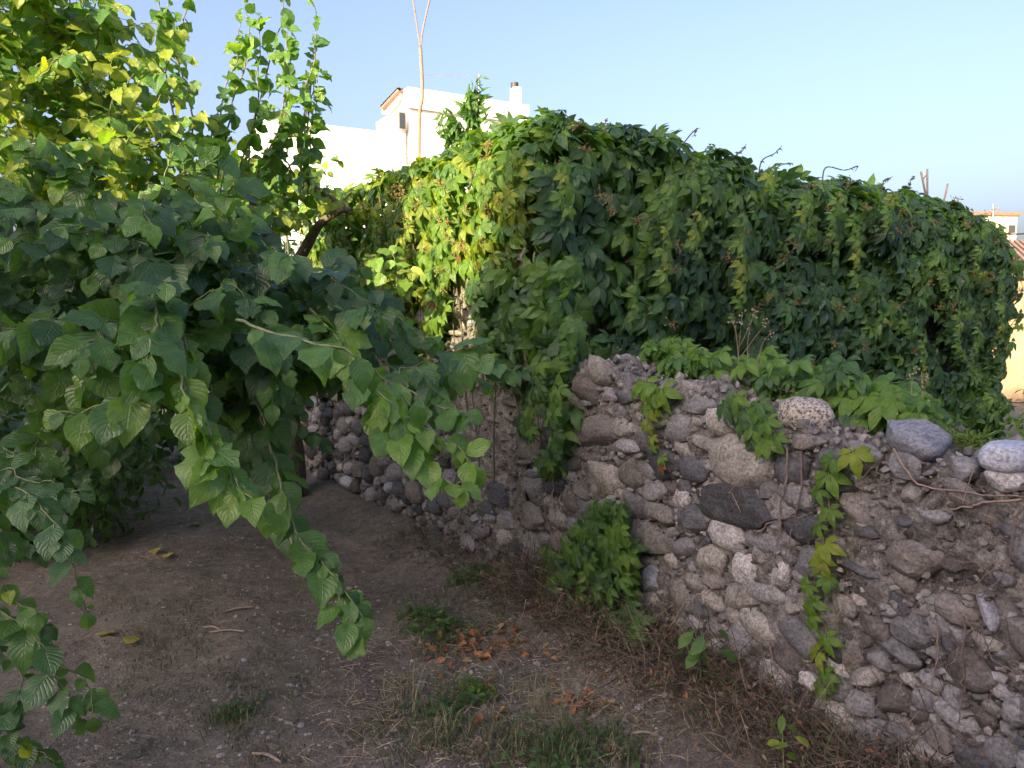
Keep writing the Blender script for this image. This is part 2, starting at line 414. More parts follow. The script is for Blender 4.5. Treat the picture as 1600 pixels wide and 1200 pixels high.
class WallFace:
    """vertical face: origin o (xy), direction d (xy, along), outward normal n (xy)"""
    def __init__(s, o, d, n): s.o = np.array(o); s.d = np.array(d)/np.linalg.norm(d); s.n = np.array(n)/np.linalg.norm(n)
    def hit(s, px, py, off=0):
        r = ray(px, py); o = s.o+s.n*off
        t = (o@s.n)/(r[:2]@s.n); p = np.array([0, 0, CAMZ])+r*t
        return (p[:2]-s.o)@s.d, p[2], p
    def pt(s, u, z, off=0): return np.array([*(s.o+s.d*u+s.n*off), z])
def rubble_sheet(face, u0, u1, top, thick, res, amp, bottom=-.1, back=True, offf=None):
    """closed wall: displaced front face, top and plain back"""
    nu = int((u1-u0)/res)+1; us = np.linspace(u0, u1, nu)
    tops = np.array([top(u) for u in us]); H = tops.max()-bottom; nz = int(H/res)+1
    nt_ = max(3, int(thick/res/1.5)); rows = []
    fz = np.linspace(0, 1, nz)
    P = []; 
    for k in range(nz):
        P.append(np.stack([us, bottom+(tops-bottom)*fz[k], np.zeros(nu)], 1))
    for k in range(1, nt_+1):
        P.append(np.stack([us, tops, np.full(nu, -thick*k/nt_)], 1))
    for zz in (.66, .33, 0):
        P.append(np.stack([us, bottom+(tops-bottom)*zz, np.full(nu, -thick)], 1))
    P = np.array(P); nr = len(P)
    q = np.stack([P[..., 0]*1, P[..., 2]*1, P[..., 1]], -1)
    n = fbm(q*np.array([7, 7, 9]), 4, 11)*amp+fbm(q*26, 3, 21)*amp*.45
    topm = np.clip((P[..., 1]-(tops[None]-.06))/.06, 0, 1)
    W = P.copy()
    if offf is not None: W[:nz, :, 2] += offf(P[:nz, :, 0], P[:nz, :, 1])
    W[:nz+nt_-1, :, 2] += (n*(1))[:nz+nt_-1]*np.where(np.arange(nz+nt_-1)[:, None] < nz, 1, .3)
    W[:nz+nt_-1, :, 1] += (n*1.2*topm)[:nz+nt_-1]
    xyz = np.concatenate([face.o[None, None]+face.d*W[..., :1]+face.n*W[..., 2:3], W[..., 1:2]], -1).reshape(-1, 3)
    ii = (np.arange(nr-1)[:, None]*nu+np.arange(nu-1)[None]).ravel()
    F = np.stack([ii, ii+1, ii+nu+1, ii+nu], -1)
    caps = [np.array([[k*nu for k in range(nr)][::-1]]), np.array([[k*nu+nu-1 for k in range(nr)]])]
    return xyz, F, caps, n
def fill_stones(face, region, sizes, existing, rgen, tries=2600):
    out = []; ex = list(existing)
    for r0 in sizes:
        for _ in range(tries):
            u, z = region(rgen)
            if u is None: continue
            r = r0*rgen.uniform(.85, 1.2); ok = True
            E = np.array(ex) if ex else np.zeros((0, 3))
            if len(E):
                dd = np.hypot((E[:, 0]-u)/1.25, (E[:, 1]-z)*1.1)
                if (dd < (E[:, 2]+r)*.76).any(): continue
            ex.append((u, z, r)); out.append((u, z, r))
    return out

endR = lambda u: (-.14*math.exp(-((u-.35)/.6)**2)-.05*float(vnoise(np.array([[u*1.7, 3.3, 0]]))[0])-.03*math.sin(u*9))+(0 if u < 4.5 else .8*((u-4.5)/1.35)**2)
# ---- the low rubble wall
FW = WallFace(W0, DW, NWF)
prof_px = [(850, 585), (895, 590), (915, 566), (955, 572), (985, 604), (1040, 600), (1100, 606), (1140, 635), (1215, 668), (1300, 686), (1380, 704), (1500, 726), (1545, 738), (1600, 742), (1700, 760)]
prof = np.array([FW.hit(*p)[:2] for p in prof_px])
def wtop(u): return float(np.interp(u, prof[:, 0], prof[:, 1]))+.012*math.sin(u*23)+.01*math.sin(u*57)
U1 = 3.0
low = thing('low_rubble_wall', 'low tumbledown rubble stone wall with mortar crumbling between mixed grey stones', 'stone wall', (*W0, 0))
xyz, F, caps, _ = rubble_sheet(FW, -.14, U1, wtop, .46, .0115, .042)
wobj('mortar_core', mk_mesh('mortar_core', xyz, [F]+caps, [M_MORTAR]), low)
KEY = [(836,705,34,44,0,'tan'),(838,758,30,46,0,'grey'),(836,806,34,40,0,'brown'),(842,912,34,34,0,'grey'),(832,846,26,30,0,'tan'),(984,620,36,24,0,'dark'),(1066,608,58,26,5,'pale'),(1096,630,50,34,0,'grey'),(930,674,82,46,8,'brown'),(985,697,34,20,0,'grey'),(978,668,46,28,0,'tan'),
(1062,672,42,46,0,'grey'),(1038,722,48,50,0,'dark'),(1086,732,44,38,0,'dark'),(1162,720,98,76,0,'tan'),(1106,692,50,20,-8,'tan'),(950,745,56,50,0,'tan'),(992,740,38,46,0,'tan'),
(1028,767,44,28,15,'grey'),(994,787,36,40,0,'grey'),(1067,781,28,32,0,'pale'),(1150,786,124,60,4,'dark'),(1038,803,46,30,0,'tan'),(893,741,22,24,0,'pale'),(925,718,36,18,10,'brown'),
(1266,690,56,24,8,'brown'),(1238,735,54,56,0,'dark'),(1300,718,42,38,0,'dark'),(1353,716,60,48,0,'grey'),(1418,728,50,38,0,'grey'),(1576,753,68,36,5,'pale'),(1512,733,38,36,0,'grey'),
(1426,773,38,30,0,'tan'),(1462,806,56,28,0,'grey'),(1414,816,38,20,0,'dark'),(1362,832,42,20,5,'dark'),(1228,798,38,28,0,'pale'),(1214,821,22,20,0,'grey'),
(1198,844,56,42,0,'grey'),(1138,836,56,42,-10,'pale'),(1112,874,50,48,0,'tan'),(1168,890,38,50,0,'pale'),(1200,926,64,28,5,'pale'),(1192,868,18,30,0,'tan'),(1222,897,32,44,0,'pale'),
(881,847,34,30,0,'tan'),(838,874,34,36,0,'tan'),(1022,840,72,46,0,'tan'),(1022,904,34,46,0,'bluegrey'),(1026,975,38,38,0,'grey'),(1078,968,46,32,0,'grey'),(1160,996,38,62,-20,'grey'),
(1215,1056,52,48,0,'pale'),(1042,1040,38,42,0,'grey'),(1212,932,32,22,0,'grey'),(1243,945,30,28,0,'tan'),(1250,992,76,50,-32,'grey'),(1240,1030,58,40,-25,'brown'),
(1340,886,76,22,-12,'dark'),(1308,913,32,16,0,'grey'),(1322,942,42,34,0,'tan'),(1392,952,28,18,0,'grey'),(1416,948,24,16,0,'dark'),(1428,984,62,56,0,'grey'),(1404,1014,78,34,-22,'grey'),
(1305,1012,34,38,0,'dark'),(1336,1020,34,42,0,'brown'),(1312,1040,42,20,-20,'pale'),(1380,1032,42,28,-10,'grey'),(1370,976,50,38,0,'brown'),(1522,1052,80,62,-22,'brown'),(1544,1006,46,28,0,'tan'),
(1548,955,22,56,32,'bluegrey'),(1505,993,38,30,0,'grey'),(1447,1093,36,36,0,'grey'),(1398,1092,58,46,0,'brown'),(1347,1098,46,38,0,'grey'),(1495,1086,40,32,-15,'grey'),(1270,1064,30,28,0,'pale'),
(1320,1072,34,46,0,'grey'),(1565,1172,56,44,0,'grey'),(1470,1150,52,40,0,'brown'),(1410,1150,50,36,0,'grey'),(1590,1110,40,50,0,'grey'),(1575,905,40,26,0,'grey'),(1490,880,34,20,0,'brown'),
(905,820,30,24,0,'grey'),(950,870,30,26,0,'tan'),(915,905,36,30,0,'grey'),(985,940,30,34,0,'brown'),(1120,940,36,30,0,'tan'),(1090,912,38,30,0,'brown'),(1075,1010,34,30,0,'tan'),(1105,1040,42,30,0,'grey')]
exist = []; npart = 0
for (px, py, w_, h_, rot, mt) in KEY:
    u, z, p = FW.hit(px, py); ua = FW.hit(px-w_/2, py)[0]; ub = FW.hit(px+w_/2, py)[0]
    za = FW.hit(px, py-h_/2)[1]; zb = FW.hit(px, py+h_/2)[1]
    su = abs(ub-ua)/2; sv = abs(za-zb)/2
    if rot:
        su *= .97; 
    dep = min(.09, max(.035, .7*min(su, sv)))
    a = R(rot); X = np.array([*(DW*math.cos(a)), math.sin(a)]); Zv = np.array([*(-DW*math.sin(a)), math.cos(a)]); Yv = np.array([*NW, 0.])
    X = X; kind = 'round' if (mt == 'pale' and random.random() < .5) or random.random() < .12 else 'angular'
    flip = random.choice((-1, 1))
    place_stone('stone', low, FW.pt(u, z, .05*dep), X*1.0, Yv, Zv, (su*1.10, dep, sv*1.14), mt, kind, 3)
    exist.append((u, z, max(su/1.25, sv)*.95)); npart += 1
rg = np.random.default_rng(5)
umin, umax = 0, 3.2
def regW(r):
    u = r.uniform(0, U1-.1); z = r.uniform(.02, wtop(u)-.03)
    q = proj(FW.pt(u, z))[0]
    # upper right is mostly crumbling mortar
    if 1290 < q[0] and 740 < q[1] < 930 and r.random() < .93: return None, None
    return u, z
fill = fill_stones(FW, regW, (.07, .052, .038, .027, .019, .014), exist, rg, 1000)
mats_w = ['grey', 'grey', 'tan', 'dark', 'brown', 'grey', 'grey', 'tan', 'brown', 'tan', 'dark', 'pale']
fill.sort(key=lambda t: -t[2]*(1 if proj(FW.pt(t[0], t[1]))[0][0] < 1640 else .2))
small = MB()
for k, (u, z, r) in enumerate(fill):
    a = rg.uniform(-.6, .6); X = np.array([*(DW*math.cos(a)), math.sin(a)]); Zv = np.array([*(-DW*math.sin(a)), math.cos(a)]); Yv = np.array([*NW, 0.])
    dep = max(.025, r*.8); s = (r*rg.uniform(1.05, 1.6), dep, r*rg.uniform(.65, 1.0)); p = FW.pt(u, z, -.15*dep)
    if npart < 300:
        place_stone('stone', low, p, X, Yv, Zv, s, mats_w[rg.integers(len(mats_w))], 'round' if rg.random() < .2 else 'angular', 2); npart += 1
    else:
        V, Fi = stone_verts('round', 1, rg); small.add(p+V[:, :1]*X*s[0]+V[:, 1:2]*Yv*s[1]+V[:, 2:]*Zv*s[2], Fi, (.2*rg.uniform(.5, 1.6),)*3)
# gravelly mortar aggregate
V1, F1 = ico(1)
def aggregate(mb, face, n, uf, off=0, rgen=rg, smax=.014):
    for _ in range(n):
        u, z = uf(rgen)
        if u is None: continue
        r = smax*rgen.uniform(.3, 1)**1.5; c = rgen.choice([.07, .12, .18, .26])*np.array([1, .93, .85])*rgen.uniform(.7, 1.2)
        V = V1*np.array([r*rgen.uniform(.8, 1.6), r, r*rgen.uniform(.6, 1)])
        th = rgen.uniform(0, 6.28); V = V*(1+rgen.uniform(-.45, .45, (len(V1), 1)))
        p = face.pt(u, z, off+rgen.uniform(-.006, .02))
        M = np.array([[*face.d, 0], [*(-face.n), 0], [0, 0, 1]])
        mb.add(p+V@M, F1, tuple(c))
aggregate(small, FW, 4200, lambda r: (lambda u: (u, r.uniform(.02, wtop(u))))(r.uniform(0, 2.7)))
# debris on the top of the wall
for _ in range(700):
    u = rg.uniform(0, 2.9); t = rg.uniform(.0, .44); r = rg.uniform(.004, .02)
    c = rg.choice([.10, .15, .22, .3])*np.array([1, .94, .88]); V = V1*r*rg.uniform(.6, 1.3, 3)*(1+rg.uniform(-.4, .4, (len(V1), 1)))
    small.add(FW.pt(u, wtop(u)+.012, -t)+V, F1, tuple(c))
wobj('mortar_aggregate', small.mesh('mortar_aggregate', M_PEB), low, kind='stuff')

# loose stones resting on the wall
def loose(px, py, w_, h_, off, mt, kind, label, rot=0, dep=None, ymul=1.0):
    u, z, p = FW.hit(px, py, -off); ua = FW.hit(px-w_/2, py, -off)[0]; ub = FW.hit(px+w_/2, py, -off)[0]
    za = FW.hit(px, py-h_/2, -off)[1]; zb = FW.hit(px, py+h_/2, -off)[1]
    su, sv = abs(ub-ua)/2, abs(za-zb)/2
    a = R(rot); X = np.array([*(DW*math.cos(a)), math.sin(a)]); Zv = np.array([*(-DW*math.sin(a)), math.cos(a)])
    o = place_stone('boulder', None, p, X, np.array([*NW, 0.]), Zv, (su, dep or su*.8, sv), mt, kind, 3)
    o['label'] = label; o['category'] = 'stone'; return o
loose(1260, 649, 82, 56, .12, 'cobble', 'round', 'pale round speckled cobble resting on the low wall beside the creeper', -4, .09)
loose(1432, 684, 100, 62, .06, 'bluegrey', 'angular', 'pale blue-grey wedge-shaped boulder lying on top of the low wall', 0, .10)
loose(1580, 712, 84, 52, .05, 'bluegrey', 'round', 'smooth grey rounded stone on the wall top above a flat pale stone', 3, .11)

# ---- the ruined house behind
Hh = 2.2
ruin = thing('ruined_house', 'stone ruin smothered in creeper, with cobble masonry and a rough plastered corner', 'ruined house', (*C0, 0))
NLf = np.array([-.817, -.577]); NRf = np.array([.577, -.817])
FL = WallFace(C0, DL, NLf); FR = WallFace(C0, DR, NRf)
def pier(u, z):
    w_ = .78+.05*np.sin(z*9)
    return .05/(1+np.exp((u-w_)*40))*(1-.3*np.clip(.5-z, 0, 1))
xyz, F, caps, _ = rubble_sheet(FL, 0.0, 3.72, lambda u: Hh+.03*math.sin(u*5), .42, .02, .022, offf=pier)
ruin_wall_me = mk_mesh('wall', xyz, [F]+caps, [M_MORTAR, M_PLASTER])
# plaster on the pier: lower ragged edge
pc = np.zeros(len(ruin_wall_me.polygons)*3); ruin_wall_me.polygons.foreach_get('center', pc); pc = pc.reshape(-1, 3)
uu = (pc[:, :2]-C0)@DL; rag = fbm(pc*6, 3, 9)*.25
mi = ((uu < .80+rag*.3) & (pc[:, 2] > .30+rag)).astype(np.int32)
ruin_wall_me.polygons.foreach_set('material_index', mi)
wobj('wall', ruin_wall_me, ruin)
FR2 = WallFace(C0+DL*.02, DR, NRf)
xyz, F, caps, _ = rubble_sheet(WallFace(C0+NRf*(-.0)+DR*.0, DR, NRf), .0, 5.5, lambda u: Hh+.03-max(-.2, endR(u)), .42, .04, .025)
wobj('wall', mk_mesh('wall', xyz, [F]+caps, [M_MORTAR]), ruin)
b_ = MB(); far = C0+DL*3.5+DR*2.75; b_.box((*far, Hh/2-.02), (5.2, .4, Hh-.04), DR); wobj('wall', b_.mesh('wall', M_MORTAR), ruin)
b_ = MB(); rr = C0+DL*1.95+DR*5.2; b_.box((*rr, Hh/2-.33), (3.0, .4, Hh-.65), DL); wobj('wall', b_.mesh('wall', M_MORTAR), ruin)
b_ = MB(); rr = C0+DL*1.9+DR*2.45; b_.box((*rr, Hh+.0), (4.6, 3.3, .1), DR); wobj('roof', b_.mesh('roof', M_MORTAR), ruin)  # unseen slab added to close the top against light leaks
rg2 = np.random.default_rng(11)
def regL(r):
    u = r.uniform(.1, 3.68); z = r.uniform(0, 1.75)
    if u < .8 and z > .75: return (None, None) if r.random() < .985 else (u, z)
    if u < .8 and r.random() < .92: return None, None
    return u, z
fl = fill_stones(FL, regL, (.075, .058, .045, .034, .025), [], rg2, 800)
fl.sort(key=lambda t: -t[2]/(4+.8*t[0]))
sm = MB(); nlp = 0
mats_l = ['grey', 'grey', 'dark', 'brown', 'dark', 'grey', 'tan', 'dark', 'grey', 'brown', 'bluegrey']
for (u, z, r) in fl:
    a = rg2.uniform(-.8, .8); X = np.array([*(DL*math.cos(a)), math.sin(a)]); Zv = np.array([*(-DL*math.sin(a)), math.cos(a)]); Yv = np.array([*(-NLf), 0.])
    dep = max(.03, r*.85); s = (r*rg2.uniform(.95, 1.3), dep, r*rg2.uniform(.7, .95)); p = FL.pt(u, z, pier(u, z)*.8)
    if nlp < 300:
        place_stone('stone', ruin, p, X, Yv, Zv, s, mats_l[rg2.integers(len(mats_l))], 'round' if rg2.random() < .6 else 'angular', 2); nlp += 1
    else:
        V, Fi = stone_verts('round', 1, rg2); sm.add(p+V[:, :1]*X*s[0]+V[:, 1:2]*Yv*s[1]+V[:, 2:]*Zv*s[2], Fi, (.17*rg2.uniform(.4, 1.8),)*3)
aggregate(sm, FL, 2600, lambda r: (r.uniform(0, 3.7), r.uniform(0, 1.9)), .0, rg2, .018)
aggregate(sm, FL, 900, lambda r: (r.uniform(0, .85), r.uniform(0, 1.9)), .05, rg2, .014)
wobj('rubble_chips', sm.mesh('rubble_chips', M_PEB), ruin, kind='stuff')
# thin bricks and flat slabs set in the plastered corner
def brick(px, py, w_, h_, mt, rot=0, pro=.06):
    u, z, p = FL.hit(px, py, .05); ua = FL.hit(px-w_/2, py, .05)[0]; ub = FL.hit(px+w_/2, py, .05)[0]
    su = abs(ua-ub)/2; sv = h_/2*proj(p)[0][2]/FPX; a = R(rot)
    X = np.array([*(DL*math.cos(a)), math.sin(a)]); Zv = np.array([*(-DL*math.sin(a)), math.cos(a)])
    place_stone('brick', ruin, FL.pt(u, z, pro-.01), X, np.array([*(-NLf), 0.]), Zv, (su, .03, sv), mt, 'angular', 2)
for a in [(741,365,16,46,'brick',0),(741,402,14,20,'brick',0),(805,657,40,9,'tan',0),(828,672,30,22,'tan',0),(836,699,34,26,'brown',0),(822,722,44,10,'tan',-12),(800,628,34,12,'tan',0),(832,742,36,14,'grey',-8),(765,600,30,10,'tan',0),
          (708,470,26,14,'tan',0),(716,492,24,12,'tan',0),(700,450,22,14,'brown',0),(712,520,26,10,'tan',0),(720,548,24,12,'brown',0),(775,655,26,9,'tan',0),(762,795,34,30,'dark',-20),(790,812,30,34,'grey',0),(752,830,36,26,'grey',-30),(812,858,26,24,'dark',0),(770,868,34,18,'grey',-40),(735,850,26,24,'pale',0)]:
    brick(*a)

# ------------------------------------------------------------------ leaf templates
def blade(rows, halfw, cols, fold=.16, droop=.25, heart=0., wav=.02, seed=0, petiole=0., serr=0., notch=None):
    r = np.random.default_rng(seed); V = []; UV = []
    cs = np.linspace(-1, 1, cols)
    for i, t in enumerate(rows):
        for c in cs:
            wv = np.interp(t, np.linspace(0, 1, len(halfw)), halfw)
            if notch is not None and c*notch[0] > 0 and abs(t-notch[1]) < .09: wv *= notch[2]
            if abs(c) == 1 and 0 < t < 1: wv *= 1+(serr if i % 2 else -serr)
            x = c*wv; y = t-heart*abs(c)**1.5*(1-t)**4
            z = fold*abs(x)-droop*y*abs(y)+wav*math.sin(t*14+c*3+seed)*abs(c)+r.normal()*.004
            V.append((x, y, z)); UV.append((c, t, 0))
    n = len(rows); F = []
    for i in range(n-1):
        for j in range(cols-1):
            a = i*cols+j; F.append((a, a+1, a+cols+1)); F.append((a, a+cols+1, a+cols))
    V = np.array(V); UV = np.array(UV); F = np.array(F)
    if petiole:
        b = len(V); V = np.vstack([V, [(-.012, -petiole, petiole*.3), (.012, -petiole, petiole*.3), (.014, .03, 0), (-.014, .03, 0)]])
        UV = np.vstack([UV, [(0, 0, 0)]*4]); F = np.vstack([F, [(b, b+1, b+2), (b, b+2, b+3)]])
        V[:, 1] += petiole
    return V, F, UV
MULHW = [.02, .30, .40, .44, .435, .40, .33, .22, .10, .0]
rowsM = [0, .05, .13, .23, .34, .45, .56, .68, .80, .91, 1]
T_MUL = [blade(rowsM, MULHW, 5, f, d, .16, wv, s, .22, .035, nt_) for s, (f, d, wv, nt_) in enumerate(
    [(.15, .25, .03, None), (.3, .45, .03, None), (-.05, .15, .05, None), (.2, .6, .04, None), (.1, .3, .03, (1, .42, .55)), (.2, .2, .04, (-1, .38, .5)), (.15, .35, .05, (-1, .45, .6)), (.45, .35, .02, None)])]
CRHW = [.03, .13, .22, .26, .25, .20, .11, .0]
rowsC = [0, .2, .4, .58, .78, 1]
def palmate(seed):
    r = np.random.default_rng(seed); Vs = []; Fs = []; U = []; n = 0
    for a, l in ((-105, .62), (-52, .88), (0, 1.0), (52, .88), (105, .62)):
        a += r.uniform(-9, 9); l *= r.uniform(.88, 1.1)
        V, F, UV = blade(rowsC, CRHW, 3, r.uniform(.1, .5), r.uniform(.3, .75), 0, .02, seed+int(a) % 7, 0, .06)
        V = V*l; V[:, 1] += .07; c, s = math.cos(R(a)), math.sin(R(a))
        V = np.stack([V[:, 0]*c+V[:, 1]*s, -V[:, 0]*s+V[:, 1]*c, V[:, 2]+r.uniform(-.03, .03)], 1)
        Vs.append(V); Fs.append(F+n); U.append(UV); n += len(V)
    b = n; Vs.append(np.array([(-.012, -.45, -.12), (.012, -.45, -.12), (.012, .07, 0), (-.012, .07, 0)])); U.append(np.zeros((4, 3))); Fs.append(np.array([(b, b+1, b+2), (b, b+2, b+3)]))
    return np.vstack(Vs), np.vstack(Fs), np.vstack(U)
T_CRP = [palmate(s) for s in range(7)]
T_OVATE = [blade([0, .2, .45, .7, 1], [.02, .2, .27, .22, .0], 3, .2, d, 0, .02, k, .1) for k, d in enumerate((.2, .5, .8))]
T_NARROW = [blade([0, .25, .5, .75, 1], [.02, .1, .13, .09, .0], 3, .2, d, 0, .02, k, .05) for k, d in enumerate((.3, .6))]
T_LANCE = T_NARROW

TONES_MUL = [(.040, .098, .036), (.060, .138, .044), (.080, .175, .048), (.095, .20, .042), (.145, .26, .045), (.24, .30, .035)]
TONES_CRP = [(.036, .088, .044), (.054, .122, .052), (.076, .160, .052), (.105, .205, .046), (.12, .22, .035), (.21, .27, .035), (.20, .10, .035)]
class Leaves:
    def __init__(s): s.P = []; s.A = []; s.N = []; s.S = []; s.T = []
    def add(s, P, A, N, S, T): s.P.append(P); s.A.append(A); s.N.append(N); s.S.append(S); s.T.append(T)
    def build(s, parent, tmpls, tones, mat, nparts=300, name='leaf', rest='foliage', seed=0, jit=.18):
        if not s.P: return
        P = np.array(s.P, float); A = nrm(np.array(s.A, float)); N = np.array(s.N, float); S = np.array(s.S, float); T = np.array(s.T, int)
        N = nrm(N-A*(A*N).sum(1, keepdims=True)+1e-6); X = np.cross(A, N)
        r = np.random.default_rng(seed); var = r.integers(0, len(tmpls), len(P))
        part = np.zeros(len(P), bool)
        if nparts:
            q = proj(P+A*S[:, None]*.5); size = S*FPX/q[:, 2]; face = np.abs((N*nrm(P-np.array([0, 0, CAMZ]))).sum(1))
            inf = (q[:, 0] > 5) & (q[:, 0] < 1595) & (q[:, 1] > 5) & (q[:, 1] < 1195)
            cell = (q[:, 0]//26).astype(int)*1000+(q[:, 1]//26).astype(int)
            order = np.argsort(q[:, 2]); seen = {}; vis = np.zeros(len(P), bool)
            for k in order:
                c = cell[k]; m = seen.get(c, 0)
                if m < 2: vis[k] = True
                seen[c] = m+1
            score = size*(.4+face)*inf*np.where(vis, 1, .2); idx = np.argsort(-score)[:nparts]; idx = idx[score[idx] > 0]; part[idx] = True
            cache = {}
            for k in idx:
                key = (var[k], T[k])
                if key not in cache:
                    V, F, U = tmpls[var[k]]; cache[key] = mk_mesh(name, V, F, [mat], {'tone': np.tile(np.array([*tones[T[k]], 1.0]), (len(V), 1)), 'luv': U})
                m = Matrix.Identity(4)
                for i in range(3):
                    m[i][0] = X[k][i]*S[k]; m[i][1] = A[k][i]*S[k]; m[i][2] = N[k][i]*S[k]; m[i][3] = P[k][i]
                o = bpy.data.objects.new(name, cache[key]); COL.objects.link(o); wparent(o, parent); o.matrix_basis = m
        Vs = []; Fs = []; Cs = []; Us = []; n = 0
        for v in range(len(tmpls)):
            I = np.where((var == v) & ~part)[0]
            if not len(I): continue
            V, F, U = tmpls[v]
            W = P[I][:, None]+S[I][:, None, None]*(V[None, :, :1]*X[I][:, None]+V[None, :, 1:2]*A[I][:, None]+V[None, :, 2:]*N[I][:, None])
            Vs.append(W.reshape(-1, 3)); Fs.append((F[None]+(np.arange(len(I))*len(V))[:, None, None]).reshape(-1, 3)+n); n += W.shape[0]*W.shape[1]
            tc = np.array(tones)[T[I]]*(1+r.uniform(-jit, jit, (len(I), 1)))
            Cs.append(np.repeat(np.hstack([tc, np.ones((len(I), 1))]), len(V), 0)); Us.append(np.tile(U, (len(I), 1)))
        if Vs:
            wobj(rest, mk_mesh(rest, np.vstack(Vs), np.vstack(Fs), [mat], {'tone': np.vstack(Cs), 'luv': np.vstack(Us)}), parent, kind='stuff')

# ------------------------------------------------------------------ creeper smothering the ruin
rc = np.random.default_rng(21)
ZT = {}
def curtain(face, u, s, off, topback, endround=0):
    """s: height up to zt, then rolls over the top; returns pos, normal"""
    zt = (2.29 if face is FL else 2.12)-endround; r = .18+off
    if s < zt: return face.pt(u, s, off), np.array([*face.n, .25])
    a = (s-zt)/r
    if a < math.pi/2: return np.array([*(face.o+face.d*u+face.n*(off-r+r*math.cos(a))), zt+r*math.sin(a)*.95]), np.array([*(face.n*math.cos(a)), math.sin(a)+.2])
    b = s-zt-r*math.pi/2
    return np.array([*(face.o+face.d*u+face.n*(off-r-b)), zt+r*.95]), np.array([*(face.n*.1), 1.])
DOWN = np.array([0, 0, -1.])
def creeper_on(L, face, n, ur, sr, mask, offbase, offamp, endf, tonef, size=(.07, .14)):
    us = rc.uniform(*ur, n); ss = rc.uniform(*sr, n)
    nz = fbm(np.stack([us*2.6, ss*2.6, np.full(n, face.o[0]+face.d[0]*9)], 1), 3, 31)
    dep = rc.random(n)
    for k in range(n):
        u, s = us[k], ss[k]
        if nz[k] < -.34 and rc.random() < .6: continue
        off = offbase+offamp*nz[k]-.12*dep[k]**2
        p, nn = curtain(face, u, s, max(.02, off), .5, endf(u))
        if not mask(p, u, s): continue
        side = rc.normal()*.45
        A = DOWN*1.0+np.array([*(face.d*side), 0])+nn*rc.uniform(.1, .55)+rc.normal(size=3)*.15
        if nn[2] > .8: A = np.array([*(face.n*.8), -.25])+rc.normal(size=3)*.5
        N = nn+np.array([0, 0, .35])+rc.normal(size=3)*.38
        L.add(p, A, N, rc.uniform(*size), tonef(p, u, s, nz[k], dep[k]))
def toneR(p, u, s, n, d):
    c_ = vnoise(np.array([[u*1.9, s*2.2, 7.7]]))[0]
    t = rc.choice([0, 0, 1, 1, 2] if c_ < -.1 else ([1, 1, 2, 2, 3] if c_ < .3 else [1, 2, 2, 3, 3, 4]))
    if s > 2.3 and rc.random() < .4: t = rc.choice([2, 3, 4])
    if rc.random() < .0: t = 6
    return t
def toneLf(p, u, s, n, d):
    if u < .66 and s < 1.75: return rc.choice([0, 1, 1, 2, 2])  # shade at the corner put into the colour: darker leaf tones
    return rc.choice([3, 4, 4, 4, 5, 2, 5]) if rc.random() < .99 else 6  # sunlit glow put into the colour: yellower leaf tones on this face
polyL = [(470,250),(560,240),(700,190),(830,170),(900,150),(910,560),(892,740),(860,742),(838,700),(812,640),(785,570),(740,500),(728,425),(692,425),(690,520),(640,545),(600,490),(560,450),(480,400)]
bottomR = [(880,540),(930,555),(1000,575),(1100,585),(1200,600),(1300,625),(1400,660),(1480,690),(1700,720)]
def maskL(p, u, s):
    q = proj(p)[0]; return bool(inpoly(np.array([q[0]+rc.normal()*7]), np.array([q[1]+rc.normal()*9]), polyL)[0])
def maskR(p, u, s):
    q = proj(p)[0]
    if q[1] > np.interp(q[0], *zip(*bottomR))+rc.normal()*10: return False
    for (hx, hy, hw, hh) in ((925, 505, 42, 26), (1075, 530, 75, 24), (1462, 500, 16, 40), (1412, 630, 28, 24), (1485, 565, 18, 18), (1195, 400, 22, 18), (965, 385, 26, 14), (1330, 560, 40, 18)):
        if ((q[0]-hx)/hw)**2+((q[1]-hy)/hh)**2 < 1 and rc.random() < .93: return False
    return True
creeper = thing('virginia_creeper', 'dense five-fingered creeper covering the top and sides of the ruined house', 'climbing plant', (*C0, 0))
LC = Leaves()
creeper_on(LC, FR, 6400, (-.12, 5.35), (.15, 3.15), maskR, .26, .20, endR, toneR)
# right end wall, rounding the corner
FE = WallFace(C0+DR*5.2, DL, DR)
creeper_on(LC, FE, 900, (-.1, 1.2), (.15, 1.9), lambda p, u, s: True, .08, .08, lambda u: .6, toneR)
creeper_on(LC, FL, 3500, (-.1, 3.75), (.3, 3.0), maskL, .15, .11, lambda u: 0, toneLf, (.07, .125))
# fill top of the added slab
for _ in range(1700):
    u = rc.uniform(.1, 5.0); v = rc.uniform(.15, 3.3); p = np.array([*(C0+DR*u+DL*v), 2.30-min(.3, endR(u))*(v < 1)+.07*rc.normal()])
    LC.add(p, rc.normal(size=3)*np.array([1, 1, .3]), np.array([0, 0, 1.])+rc.normal(size=3)*.3, rc.uniform(.09, .12), rc.choice([1, 2, 3]))
# hanging strands with young pale leaves
stems = MB()
def strand(L, path, spacing, size, tones, out, rad=.003, alt=True, colr=(.16, .11, .06)):
    Q = spline(path, 8*len(path)); stems.tube(Q, np.linspace(rad, rad*.5, len(Q)), 4, colr)
    d = np.r_[0, np.cumsum(np.linalg.norm(np.diff(Q, axis=0), axis=1))]; k = 0
    for t in np.arange(0.02, d[-1], spacing):
        p = np.array([np.interp(t, d, Q[:, i]) for i in range(3)]); side = (1 if k % 2 else -1); k += 1
        sd_ = np.array([out[1], -out[0], 0])*side
        L.add(p+sd_*.012+out*.02, DOWN*.9+sd_*rc.uniform(.2, .8)+out*.4, out+np.array([0, 0, .5])+rc.normal(size=3)*.25, size*rc.uniform(.7, 1.15)*(1-.35*t/d[-1]), tones[rc.integers(len(tones))])
outR = np.array([*NRf, 0.]); outL = np.array([*NLf, 0.]); outW = np.array([*NWF, 0.])
